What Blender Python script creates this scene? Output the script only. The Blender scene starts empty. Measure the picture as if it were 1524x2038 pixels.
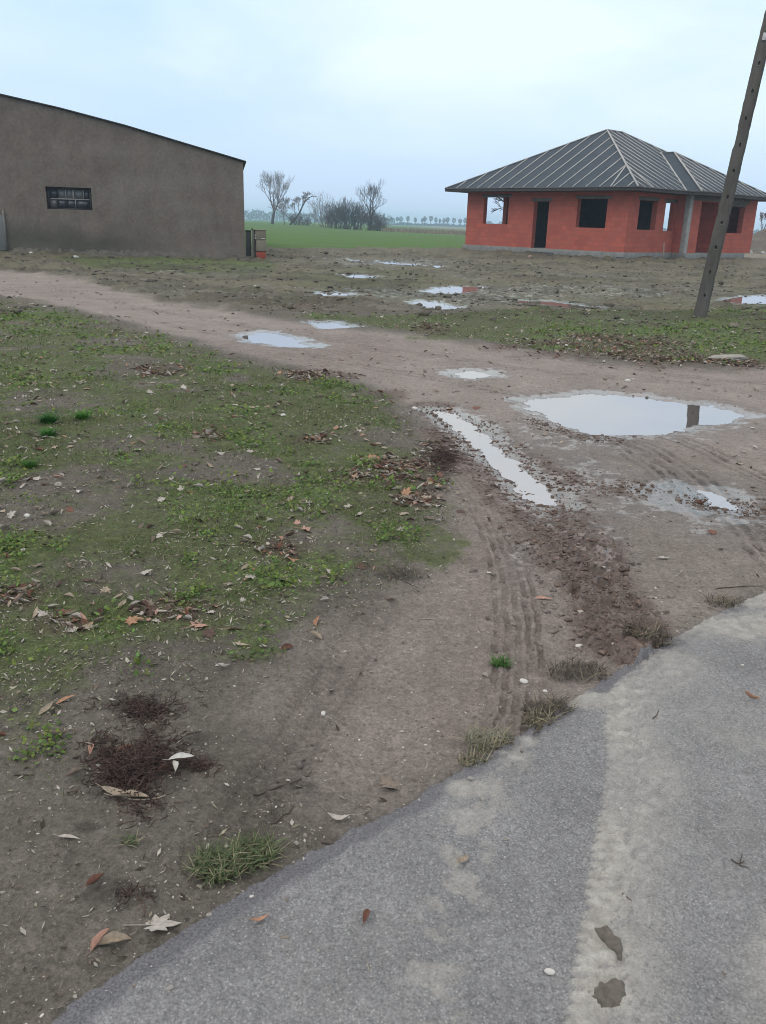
import bpy, math, random
import numpy as np
from mathutils import Matrix, Vector
from math import sin, cos, radians, pi, atan2, hypot
rng = np.random.default_rng(7)
random.seed(7)
scene = bpy.context.scene
COL = scene.collection

# ------------------------------------------------------------------ camera
FPX, PIT, ROL, CAMH = 1675.5, 0.3305, 0.0304, 1.55
CX, CY = 762.0, 1019.0
cF = np.array([0, cos(PIT), -sin(PIT)]); _r = np.array([1.0, 0, 0]); _u = np.array([0, sin(PIT), cos(PIT)])
cR = _r*cos(ROL)+_u*sin(ROL); cU = _u*cos(ROL)-_r*sin(ROL)
cam = bpy.data.cameras.new('camera'); co = bpy.data.objects.new('camera', cam); COL.objects.link(co)
cam.sensor_fit = 'VERTICAL'; cam.sensor_height = 24.0; cam.sensor_width = 18.0
cam.lens = FPX/2038*24.0; cam.clip_start = 0.05; cam.clip_end = 6000
M = Matrix(((cR[0], cU[0], -cF[0], 0), (cR[1], cU[1], -cF[1], 0), (cR[2], cU[2], -cF[2], CAMH), (0, 0, 0, 1)))
co.matrix_world = M
scene.camera = co

def G(px, py, z=0.0):
    """survey: where a point of the photograph lies on the level ground (metres)"""
    d = cF+cR*(px-CX)/FPX-cU*(py-CY)/FPX
    t = (z-CAMH)/d[2]
    return np.array([d[0]*t, d[1]*t])
def GP(pts): return np.array([G(*p) for p in pts])

# ------------------------------------------------------------------ noise / distance helpers
def _hash(ix, iy, s):
    h = (ix.astype(np.int64)*374761393+iy.astype(np.int64)*668265263+s*982451653) & 0x7fffffff
    h = ((h ^ (h >> 13))*1274126177) & 0x7fffffff
    h = h ^ (h >> 16)
    return (h & 0xffff)/65535.0
def vnoise(x, y, s=0):
    ix = np.floor(x); iy = np.floor(y); fx = x-ix; fy = y-iy
    fx = fx*fx*fx*(fx*(fx*6-15)+10); fy = fy*fy*fy*(fy*(fy*6-15)+10)
    a = _hash(ix, iy, s); b = _hash(ix+1, iy, s); c = _hash(ix, iy+1, s); d = _hash(ix+1, iy+1, s)
    return (a+(b-a)*fx)*(1-fy)+(c+(d-c)*fx)*fy
def fbm(x, y, o=4, s=0):
    v = 0; a = 0.5; n = 0
    for i in range(o):
        v = v+a*vnoise(x*(2**i)+17.3*i, y*(2**i)-9.1*i, s+i); n += a; a *= 0.5
    return v/n
def sstep(a, b, x):
    t = np.clip((x-a)/(b-a), 0, 1); return t*t*(3-2*t)
def poly_sd(x, y, P):
    """signed distance to polygon, negative inside"""
    d2 = np.full(x.shape, 1e18); ins = np.zeros(x.shape, bool)
    n = len(P)
    for i in range(n):
        ax, ay = P[i]; bx, by = P[(i+1) % n]
        ex, ey = bx-ax, by-ay
        t = np.clip(((x-ax)*ex+(y-ay)*ey)/(ex*ex+ey*ey+1e-12), 0, 1)
        dx = x-ax-t*ex; dy = y-ay-t*ey
        d2 = np.minimum(d2, dx*dx+dy*dy)
        c = ((ay > y) != (by > y)) & (x < ax+(y-ay)*ex/(ey if abs(ey) > 1e-9 else 1e-9))
        ins ^= c
    d = np.sqrt(d2)
    return np.where(ins, -d, d)
def line_dist(x, y, L):
    """signed lateral distance and length along a polyline"""
    best = np.full(x.shape, 1e9); sl = np.zeros(x.shape); sg = np.ones(x.shape); acc = 0
    for i in range(len(L)-1):
        ax, ay = L[i]; bx, by = L[i+1]; ex, ey = bx-ax, by-ay; l = hypot(ex, ey)
        t = np.clip(((x-ax)*ex+(y-ay)*ey)/(l*l), 0, 1)
        d = np.hypot(x-ax-t*ex, y-ay-t*ey)
        m = d < best
        best = np.where(m, d, best); sl = np.where(m, acc+t*l, sl)
        sg = np.where(m, np.sign((x-ax)*ey-(y-ay)*ex), sg)
        acc += l
    return best*sg, sl
def smooth_line(L, k=3):
    L = np.array(L, float)
    for _ in range(k):
        q = [L[0]]
        for i in range(len(L)-1):
            q += [L[i]*.75+L[i+1]*.25, L[i]*.25+L[i+1]*.75]
        q.append(L[-1]); L = np.array(q)
        if len(L) > 40: break
    return L
def culled(fn, P, x, y, pad, default):
    P = np.asarray(P); lo = P.min(0)-pad; hi = P.max(0)+pad
    m = (x > lo[0]) & (x < hi[0]) & (y > lo[1]) & (y < hi[1])
    return m

# ------------------------------------------------------------------ object helpers
def tag(o, label=None, cat=None, group=None, kind=None):
    if label: o['label'] = label
    if cat: o['category'] = cat
    if group: o['group'] = group
    if kind: o['kind'] = kind
    return o
def mesh(name, V, F, mat, smooth=False, cols=None, uv=None):
    """V (n,3); F: array (m,3) or (m,4), or a list of such arrays, or a python list of tuples"""
    me = bpy.data.meshes.new(name)
    V = np.asarray(V, np.float32)
    if isinstance(F, np.ndarray): F = [F]
    if len(F) and not isinstance(F[0], np.ndarray):
        loops = np.array([i for f in F for i in f], np.int32); tot = np.array([len(f) for f in F], np.int32)
    else:
        loops = np.concatenate([f.ravel() for f in F]).astype(np.int32)
        tot = np.concatenate([np.full(len(f), f.shape[1]) for f in F]).astype(np.int32)
    st = np.concatenate([[0], np.cumsum(tot)[:-1]]).astype(np.int32)
    me.vertices.add(len(V)); me.vertices.foreach_set('co', V.ravel())
    me.loops.add(len(loops)); me.loops.foreach_set('vertex_index', loops)
    me.polygons.add(len(tot)); me.polygons.foreach_set('loop_start', st); me.polygons.foreach_set('loop_total', tot)
    if smooth: me.polygons.foreach_set('use_smooth', np.ones(len(tot), bool))
    if uv is not None:
        l = me.uv_layers.new(name='UVMap'); l.data.foreach_set('uv', np.asarray(uv, np.float32).ravel())
    if cols:
        for k, c in cols.items():
            a = me.color_attributes.new(k, 'FLOAT_COLOR', 'POINT'); a.data.foreach_set('color', np.asarray(c, np.float32).ravel())
    me.update(calc_edges=True)
    if mat: me.materials.append(mat)
    return me
def link(name, me, parent=None, loc=(0, 0, 0), rz=0.0):
    o = bpy.data.objects.new(name, me); COL.objects.link(o)
    o.location = loc; o.rotation_euler = (0, 0, rz)
    if parent: o.parent = parent
    return o
def empty(name, loc=(0, 0, 0), rz=0.0):
    o = bpy.data.objects.new(name, None); COL.objects.link(o); o.location = loc; o.rotation_euler = (0, 0, rz)
    o.empty_display_size = .2
    return o
class MB:
    def __init__(s): s.v = []; s.f = []
    def box(s, x0, x1, y0, y1, z0, z1):
        b = len(s.v)
        s.v += [(x0, y0, z0), (x1, y0, z0), (x1, y1, z0), (x0, y1, z0), (x0, y0, z1), (x1, y0, z1), (x1, y1, z1), (x0, y1, z1)]
        s.f += [tuple(b+i for i in f) for f in [(0, 3, 2, 1), (4, 5, 6, 7), (0, 1, 5, 4), (1, 2, 6, 5), (2, 3, 7, 6), (3, 0, 4, 7)]]
        return s
    def bar(s, p, q, w, h, up=(0, 0, 1)):
        """square bar from p to q, w across, h along up"""
        p = Vector(p); q = Vector(q); d = (q-p).normalized(); u = Vector(up); sd = d.cross(u).normalized(); u = sd.cross(d).normalized()
        b = len(s.v)
        for c in (p, q):
            for a, e in ((-1, 0), (1, 0), (1, 1), (-1, 1)): s.v.append(tuple(c+sd*a*w/2+u*e*h))
        s.f += [tuple(b+i for i in f) for f in [(0, 1, 2, 3), (7, 6, 5, 4), (0, 4, 5, 1), (1, 5, 6, 2), (2, 6, 7, 3), (3, 7, 4, 0)]]
        return s
    def poly(s, pts, flip=False):
        b = len(s.v); s.v += [tuple(p) for p in pts]; r = list(range(b, b+len(pts))); s.f.append(tuple(r[::-1] if flip else r)); return s
    def build(s, name, mat, parent=None, bevel=0, **k):
        me = mesh(name, s.v, s.f, mat)
        o = link(name, me, parent, **k)
        if bevel:
            m = o.modifiers.new('bevel', 'BEVEL'); m.width = bevel; m.segments = 2
        return o
def tubes(segs, sides=5):
    """segs (n,8): p0 p1 r0 r1 -> V, F"""
    S = np.asarray(segs, float); n = len(S)
    p0, p1, r0, r1 = S[:, :3], S[:, 3:6], S[:, 6], S[:, 7]
    d = p1-p0; d /= np.linalg.norm(d, axis=1, keepdims=True)+1e-9
    ref = np.where(np.abs(d[:, 2:3]) > .9, np.array([[1., 0, 0]]), np.array([[0, 0, 1.]]))
    a = np.cross(d, ref); a /= np.linalg.norm(a, axis=1, keepdims=True)+1e-9; b = np.cross(d, a)
    th = np.arange(sides)*2*pi/sides
    ring = a[:, None]*np.cos(th)[None, :, None]+b[:, None]*np.sin(th)[None, :, None]
    V = np.concatenate([p0[:, None]+ring*r0[:, None, None], p1[:, None]+ring*r1[:, None, None]], 1).reshape(-1, 3)
    base = (np.arange(n)*2*sides)[:, None]; i = np.arange(sides)[None]; j = (i+1) % sides
    F = np.stack([base+i, base+j, base+sides+j, base+sides+i], -1).reshape(-1, 4)
    return V, F

# ------------------------------------------------------------------ materials
def new_mat(name, rough=.9, spec=.2):
    m = bpy.data.materials.new(name); m.use_nodes = True; nt = m.node_tree
    b = nt.nodes['Principled BSDF']; b.inputs['Roughness'].default_value = rough; b.inputs['Specular IOR Level'].default_value = spec
    return m, nt, b
class NT:
    def __init__(s, nt): s.nt = nt
    def n(s, t, **k):
        x = s.nt.nodes.new(t)
        for a, v in k.items(): setattr(x, a, v)
        return x
    def l(s, a, b): s.nt.links.new(a, b)
    def inp(s, sock, v):
        if hasattr(v, 'is_output') or hasattr(v, 'links'): s.l(v, sock)
        elif isinstance(v, (tuple, list)) and len(v) == 3 and sock.type == 'RGBA': sock.default_value = (*v, 1)
        else: sock.default_value = v
    def mix(s, f, a, b, blend='MIX'):
        m = s.n('ShaderNodeMix', data_type='RGBA', blend_type=blend)
        s.inp(m.inputs[0], f); s.inp(m.inputs[6], a); s.inp(m.inputs[7], b); return m.outputs[2]
    def math(s, op, a, b=0.0, c=None, clamp=False):
        m = s.n('ShaderNodeMath', operation=op, use_clamp=clamp); s.inp(m.inputs[0], a); s.inp(m.inputs[1], b)
        if c is not None: s.inp(m.inputs[2], c)
        return m.outputs[0]
    def noise(s, vec, scale, detail=3, rough=.55, dist=0.0):
        m = s.n('ShaderNodeTexNoise'); s.inp(m.inputs['Scale'], scale); m.inputs['Detail'].default_value = detail
        m.inputs['Roughness'].default_value = rough; m.inputs['Distortion'].default_value = dist
        if vec is not None: s.l(vec, m.inputs['Vector'])
        return m.outputs['Fac']
    def ramp(s, fac, lo, hi, a=0.0, b=1.0):
        m = s.n('ShaderNodeMapRange', clamp=True); s.inp(m.inputs[0], fac); s.inp(m.inputs[1], lo); s.inp(m.inputs[2], hi); s.inp(m.inputs[3], a); s.inp(m.inputs[4], b)
        return m.outputs[0]
    def scaled(s, vec, v):
        m = s.n('ShaderNodeVectorMath', operation='MULTIPLY'); s.l(vec, m.inputs[0]); m.inputs[1].default_value = v; return m.outputs[0]
    def bump(s, h, strength, dist, nrm=None):
        m = s.n('ShaderNodeBump'); s.inp(m.inputs['Strength'], strength); m.inputs['Distance'].default_value = dist
        s.l(h, m.inputs['Height'])
        if nrm: s.l(nrm, m.inputs['Normal'])
        return m.outputs[0]
def simple_mat(name, col, col2=None, scale=6.0, rough=.9, spec=.2, bump=0.0, bdist=.01, stretch=(1, 1, 1), detail=4):
    m, nt, b = new_mat(name, rough, spec); q = NT(nt)
    tc = q.n('ShaderNodeTexCoord').outputs['Object']; v = q.scaled(tc, stretch)
    f = q.ramp(q.noise(v, scale, detail), .3, .7)
    q.l(q.mix(f, col, col2 or tuple(c*.7 for c in col)), b.inputs['Base Color'])
    if bump: q.l(q.bump(q.noise(v, scale*5, 4), bump, bdist), b.inputs['Normal'])
    return m
def attr_mat(name, attr, rough=.85, spec=.2, trans=0.0, varscale=60):
    """colour carried by the mesh's colour attribute (kind of leaf, of stone), broken up by fine noise"""
    m, nt, b = new_mat(name, rough, spec); q = NT(nt)
    a = q.n('ShaderNodeAttribute', attribute_name=attr).outputs['Color']
    tc = q.n('ShaderNodeNewGeometry').outputs['Position']
    f = q.ramp(q.noise(tc, varscale, 3), .25, .75, .7, 1.2)
    hs = q.n('ShaderNodeHueSaturation'); q.l(f, hs.inputs['Value']); q.l(a, hs.inputs['Color'])
    q.l(hs.outputs[0], b.inputs['Base Color'])
    if trans:
        t = q.n('ShaderNodeBsdfTranslucent'); q.l(hs.outputs[0], t.inputs[0]); mx = q.n('ShaderNodeMixShader'); mx.inputs[0].default_value = trans
        q.l(b.outputs[0], mx.inputs[1]); q.l(t.outputs[0], mx.inputs[2]); q.l(mx.outputs[0], nt.nodes['Material Output'].inputs[0])
    return m

#@@GROUND@@
def ground_material():
    m, nt, b = new_mat('earth_and_moss', .9, .25); q = NT(nt)
    P = q.n('ShaderNodeNewGeometry').outputs['Position']
    A = q.n('ShaderNodeAttribute', attribute_name='ma'); B = q.n('ShaderNodeAttribute', attribute_name='mb'); C = q.n('ShaderNodeAttribute', attribute_name='mc')
    sa = q.n('ShaderNodeSeparateColor'); q.l(A.outputs['Color'], sa.inputs[0]); sb = q.n('ShaderNodeSeparateColor'); q.l(B.outputs['Color'], sb.inputs[0])
    sc = q.n('ShaderNodeSeparateColor'); q.l(C.outputs['Color'], sc.inputs[0])
    moss, lane, mud, wet = sa.outputs[0], sa.outputs[1], sa.outputs[2], A.outputs['Alpha']
    field, dry, yard, weed = sb.outputs[0], sb.outputs[1], sb.outputs[2], B.outputs['Alpha']
    litter, dark = sc.outputs[0], sc.outputs[1]
    n1 = q.noise(P, 1.6, 5, .6); n2 = q.noise(P, 14, 5, .65); n3 = q.noise(P, 90, 4, .7); n4 = q.noise(P, 330, 2, .6); n5 = q.noise(P, 5, 5, .65)
    f = q.math('ADD', q.math('MULTIPLY', n2, .5), q.math('MULTIPLY', n1, .5))
    soil = q.mix(q.ramp(f, .35, .65), SOIL[0], SOIL[1])
    soil = q.mix(yard, soil, q.mix(q.ramp(n5, .35, .65), YARD[0], YARD[1]))
    lan = q.mix(q.ramp(f, .35, .65), LANE[0], LANE[1])
    c = q.mix(lane, soil, lan)
    mu = q.mix(q.ramp(n2, .35, .65), MUD[0], MUD[1])
    c = q.mix(q.math('MULTIPLY', mud, q.ramp(n5, .25, .55)), c, mu)
    # moss: patches with torn edges
    mf = q.math('ADD', moss, q.math('MULTIPLY', q.math('SUBTRACT', q.math('ADD', q.math('MULTIPLY', n5, .55), q.math('MULTIPLY', n2, .45)), .5), 2.2))
    mf = q.math('MULTIPLY', q.ramp(mf, .30, .80), q.ramp(moss, .02, .2))
    mc = q.mix(q.ramp(n2, .35, .7), MOSS[0], MOSS[1])
    mc = q.mix(q.math('MULTIPLY', weed, q.ramp(n3, .35, .6)), mc, MOSS[2])
    c = q.mix(q.math('MULTIPLY', mf, .78), c, mc)
    c = q.mix(q.math('MULTIPLY', moss, q.ramp(q.noise(P, 24, 4, .7), .55, .68, 0, .55)), c, (.040, .040, .026))
    c = q.mix(q.math('MULTIPLY', litter, q.ramp(n3, .35, .6, .2, .7)), c, LITTER)
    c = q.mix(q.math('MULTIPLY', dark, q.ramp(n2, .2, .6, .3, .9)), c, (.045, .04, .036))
    # crop rows and far strips
    st = q.noise(q.scaled(P, (.02, .25, 1)), 1.0, 4)
    fc = q.mix(q.ramp(st, .3, .7), FIELD[0], FIELD[1]); fc = q.mix(q.ramp(q.noise(P, .6, 4), .45, .75, 0, .45), fc, FIELD[2])
    c = q.mix(field, c, fc)
    c = q.mix(q.math('MULTIPLY', dry, q.ramp(n5, .3, .6, .4, 1)), c, DRY)
    # grain: specks of sand and grit
    c = q.mix(1.0, c, q.mix(q.ramp(n3, .2, .8), (.54, .54, .54), (1.40, 1.39, 1.38)), 'MULTIPLY')
    n6 = q.noise(P, 38, 5, .75)
    c = q.mix(1.0, c, q.mix(q.ramp(n6, .28, .72), (.68, .68, .68), (1.28, 1.28, 1.28)), 'MULTIPLY')
    c = q.mix(1.0, c, q.mix(q.ramp(n4, .25, .75), (.74, .74, .74), (1.22, 1.22, 1.22)), 'MULTIPLY')
    vo = q.n('ShaderNodeTexVoronoi'); vo.inputs['Scale'].default_value = 75; q.l(P, vo.inputs['Vector'])
    sp = q.math('MULTIPLY', q.ramp(vo.outputs['Distance'], .10, .16, 1, 0), q.ramp(q.noise(P, 40, 0), .62, .66))
    c = q.mix(q.math('MULTIPLY', sp, .5), c, (.42, .38, .33))
    wn = q.math('MULTIPLY', wet, q.ramp(n5, .25, .6, .4, 1), clamp=True)
    c = q.mix(wn, c, q.mix(1.0, c, (.72, .72, .74), 'MULTIPLY'))
    q.l(c, b.inputs['Base Color'])
    film = q.ramp(q.math('ADD', wet, q.math('ADD', q.math('MULTIPLY', q.math('SUBTRACT', n5, .5), 1.5), q.math('MULTIPLY', q.math('SUBTRACT', n2, .5), 1.1))), .60, .78)
    film = q.math('MULTIPLY', film, q.ramp(wet, .15, .4))
    q.l(q.math('SUBTRACT', q.ramp(wn, 0, 1, .92, .42), q.math('MULTIPLY', film, .36), clamp=True), b.inputs['Roughness'])
    q.l(q.math('ADD', q.ramp(wn, 0, 1, .2, .5), q.math('MULTIPLY', film, .5)), b.inputs['Specular IOR Level'])
    keep = q.math('SUBTRACT', 1.0, q.math('MULTIPLY', film, .9))
    h = q.math('ADD', q.math('MULTIPLY', n3, .8), q.math('MULTIPLY', n4, .35))
    bm = q.bump(h, q.math('MULTIPLY', keep, .85), .016); bm = q.bump(n2, q.math('MULTIPLY', keep, .4), .03, bm)
    q.l(bm, b.inputs['Normal'])
    return m
SOIL = ((.102, .090, .076), (.182, .163, .140))
YARD = ((.106, .097, .066), (.196, .180, .128))
LANE = ((.226, .194, .174), (.340, .296, .268))
MUD = ((.110, .080, .068), (.225, .172, .148))
MOSS = ((.058, .080, .024), (.116, .152, .048), (.120, .195, .046))
LITTER = (.115, .080, .068)
FIELD = ((.062, .124, .020), (.084, .156, .028), (.105, .142, .040))
DRY = (.24, .205, .16)

# --- plan of the place: outlines surveyed from the photograph, metres on the ground
LANE_P = GP([(-260, 528), (-60, 530), (100, 545), (230, 572), (330, 598), (450, 613), (560, 637), (680, 652), (850, 668), (1000, 690), (1150, 714), (1300, 729), (1524, 735), (1800, 738),
    (1800, 1010), (1524, 1180), (1330, 1290), (1200, 1370), (1060, 1460), (900, 1560), (760, 1640), (610, 1570), (560, 1420), (620, 1300), (740, 1200), (830, 1130), (900, 1040), (905, 960), (880, 890), (840, 840),
    (800, 800), (740, 765), (600, 728), (480, 705), (400, 680), (250, 640), (130, 608), (-60, 582), (-260, 570)])
VERGE_L = GP([(-500, 590), (-60, 590), (130, 614), (250, 648), (400, 688), (480, 712), (600, 738), (740, 774), (800, 812), (840, 858), (878, 905), (893, 960), (885, 1030), (850, 1105), (740, 1185), (600, 1255), (480, 1300), (330, 1345), (200, 1410), (120, 1510), (-80, 1560), (-700, 1600), (-900, 900)])
VERGE_R = GP([(560, 628), (640, 622), (720, 628), (800, 630), (900, 622), (1000, 616), (1200, 613), (1380, 618), (1524, 603), (1900, 600), (1900, 735), (1524, 728), (1300, 722), (1150, 706), (1000, 683), (850, 661), (700, 645)])
BARN_G = GP([(100, 512), (300, 513), (480, 518), (560, 521), (530, 546), (400, 547), (180, 534)])
YARD_G = GP([(500, 548), (700, 532), (900, 545), (880, 600), (700, 590), (540, 570)])
ROAD_E = GP([(-400, 2500), (150, 2038), (330, 1910), (560, 1762), (745, 1650), (900, 1562), (1060, 1462), (1200, 1370), (1330, 1288), (1430, 1228), (1524, 1180), (1700, 1098), (2000, 985), (2600, 820)])
RUT = smooth_line(GP([(860, 800), (950, 870), (1040, 950), (1110, 1000), (1145, 1070), (1185, 1140), (1215, 1205), (1240, 1280)]))
CLOD_A = smooth_line(GP([(930, 830), (1010, 885), (1090, 930), (1160, 960), (1260, 965)]))
CLOD_B = smooth_line(GP([(870, 850), (940, 920), (1010, 985), (1070, 1040), (1110, 1110)]))
CLOD_C = smooth_line(GP([(1060, 830), (1140, 858), (1230, 870)]))
CLOD_D = smooth_line(GP([(1400, 990), (1480, 1000), (1560, 1010)]))
TRACKS = [  # centre line, width, grooves, depth, lugs
    (smooth_line(GP([(745, 775), (800, 812), (860, 868), (915, 935), (965, 1000), (1000, 1070), (1022, 1150), (1030, 1230), (1032, 1320), (1025, 1400), (1012, 1480)])), .215, 5, .0125, 0),
    (smooth_line(GP([(1150, 850), (1245, 882), (1300, 920), (1355, 970), (1410, 1010)])), .24, 3, .022, 0),
    (smooth_line(GP([(1230, 862), (1310, 888), (1390, 945), (1460, 1000), (1540, 1060), (1640, 1140)])), .26, 3, .024, 0),
    (smooth_line(GP([(1440, 1000), (1490, 1050), (1540, 1110), (1600, 1170)])), .215, 3, .018, 0),
    (smooth_line(GP([(1290, 1010), (1320, 1080), (1350, 1170)])), .14, 3, .004, 0),
    (smooth_line(GP([(755, 1200), (690, 1310), (640, 1395), (575, 1500), (500, 1620), (440, 1720)])), .20, 3, .010, 1),
    (smooth_line(GP([(330, 640), (480, 672), (620, 700), (780, 735), (1000, 775), (1200, 800)])), .25, 2, .012, 0),
    (smooth_line(GP([(100, 570), (300, 612), (450, 640), (640, 672), (850, 700), (1050, 735), (1400, 760)])), .25, 2, .012, 0),
    (smooth_line(GP([(1130, 715), (1300, 738), (1540, 760)])), .3, 2, .014, 0),
    (smooth_line(GP([(1330, 860), (1420, 890), (1540, 950)])), .26, 3, .016, 0),
]
PUDDLES = [  # outline, label, edge roughness (m)
    ([(1045, 790), (1110, 781), (1190, 776), (1280, 783), (1370, 794), (1440, 804), (1475, 816), (1430, 830), (1370, 838), (1310, 847), (1240, 854), (1180, 851), (1120, 838), (1085, 815)], 'large sky reflecting puddle mirroring the leaning pole', .10),
    ([(868, 806), (893, 809), (945, 836), (950, 846), (1000, 892), (1045, 930), (1098, 962), (1114, 988), (1072, 988), (1032, 948), (982, 904), (922, 850)], 'long narrow puddle lying in a wheel rut', .045),
    ([(486, 662), (530, 657), (572, 664), (612, 683), (560, 683), (505, 674)], 'bright puddle on the dirt track left of centre', .12),
    ([(903, 738), (940, 733), (978, 740), (940, 746)], 'small oval puddle on the track above the wheel rut', .10),
    ([(845, 579), (880, 570), (962, 569), (952, 577), (870, 584)], 'yard puddle reflecting the red house', .25),
    ([(818, 601), (850, 597), (908, 610), (880, 615)], 'small pale puddle just below the yard puddle', .25),
    ([(1440, 598), (1490, 588), (1650, 586), (1650, 602), (1480, 603)], 'puddle in the yard behind the leaning pole', .2),
    ([(1305, 968), (1345, 961), (1385, 975), (1365, 1000), (1335, 992)], 'small puddle beside the curved tyre marks', .04),
    ([(625, 640), (660, 639), (690, 648), (650, 650)], 'thin puddle at the far edge of the track', .15),
    ([(625, 511), (740, 518), (880, 529), (870, 531), (740, 521), (640, 513)], 'long pale wet streak across the yard', .3),
    ([(1030, 600), (1100, 599), (1192, 611), (1130, 611)], 'dark rust tinted puddle in the yard right of centre', .25),
    ([(640, 581), (690, 582), (680, 587), (648, 586)], 'faint shallow puddle in the yard behind the track', .25),
    ([(1412, 967), (1440, 975), (1462, 1000), (1430, 993)], 'wet sliver of water between two tyre marks', .04),
    ([(690, 546), (745, 549), (735, 553), (700, 551)], 'tiny pale puddle far out in the yard', .25),
]
HOUSE_XY = (11.719, 44.446); HD = 0.7522; HW = 10.753; HL = 12.36; HZ = 0.498; HWALL = 3.054; OV = .95; RISE = 3.334; PW = .732
_eu = np.array([-sin(HD), cos(HD)]); _ev = np.array([cos(HD), sin(HD)])
HOUSE_P = np.array([np.array(HOUSE_XY)+_eu*u+_ev*v for u, v in ((0, 0), (HW, 0), (HW, HL), (0, HL), (0, 11.47), (-PW, 11.47), (-PW, 4.6), (0, 4.6))])
BARN_A = np.array([-5.97, 36.042]); BARN_ANG = radians(10.5)
_bt = np.array([-cos(BARN_ANG), -sin(BARN_ANG)]); _bn = np.array([sin(BARN_ANG)*-1, cos(BARN_ANG)])

def base_h(x, y):
    h = .05*(fbm(x/2.6, y/2.6, 3, 3)-.5)
    r = np.hypot(x, y)
    h = h+.20*sstep(6.5, 1.2, poly_sd(x, y, HOUSE_P))*(1+.5*(fbm(x/1.3, y/1.3, 3, 5)-.5))
    h = h+.08*sstep(-10, -16, x)*sstep(20, 30, y)
    h = h+.32*sstep(150, 250, y)*sstep(0, -25, x)
    h = h-.035*sstep(.25, -.4, culled_sd(x, y, LANE_P, 1.0))
    return h
def culled_sd(x, y, P, pad):
    m = culled(None, P, x, y, pad, 0)
    out = np.full(x.shape, pad+1.0)
    if m.any(): out[m] = poly_sd(x[m], y[m], P)
    return out
LEVEL = []
for p, lb, ro in PUDDLES:
    P = GP(p); c = P.mean(0); hs = base_h(P[:, 0], P[:, 1]); LEVEL.append(float(min(hs.min(), base_h(c[:1], c[1:2])[0]))-.012)

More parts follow.
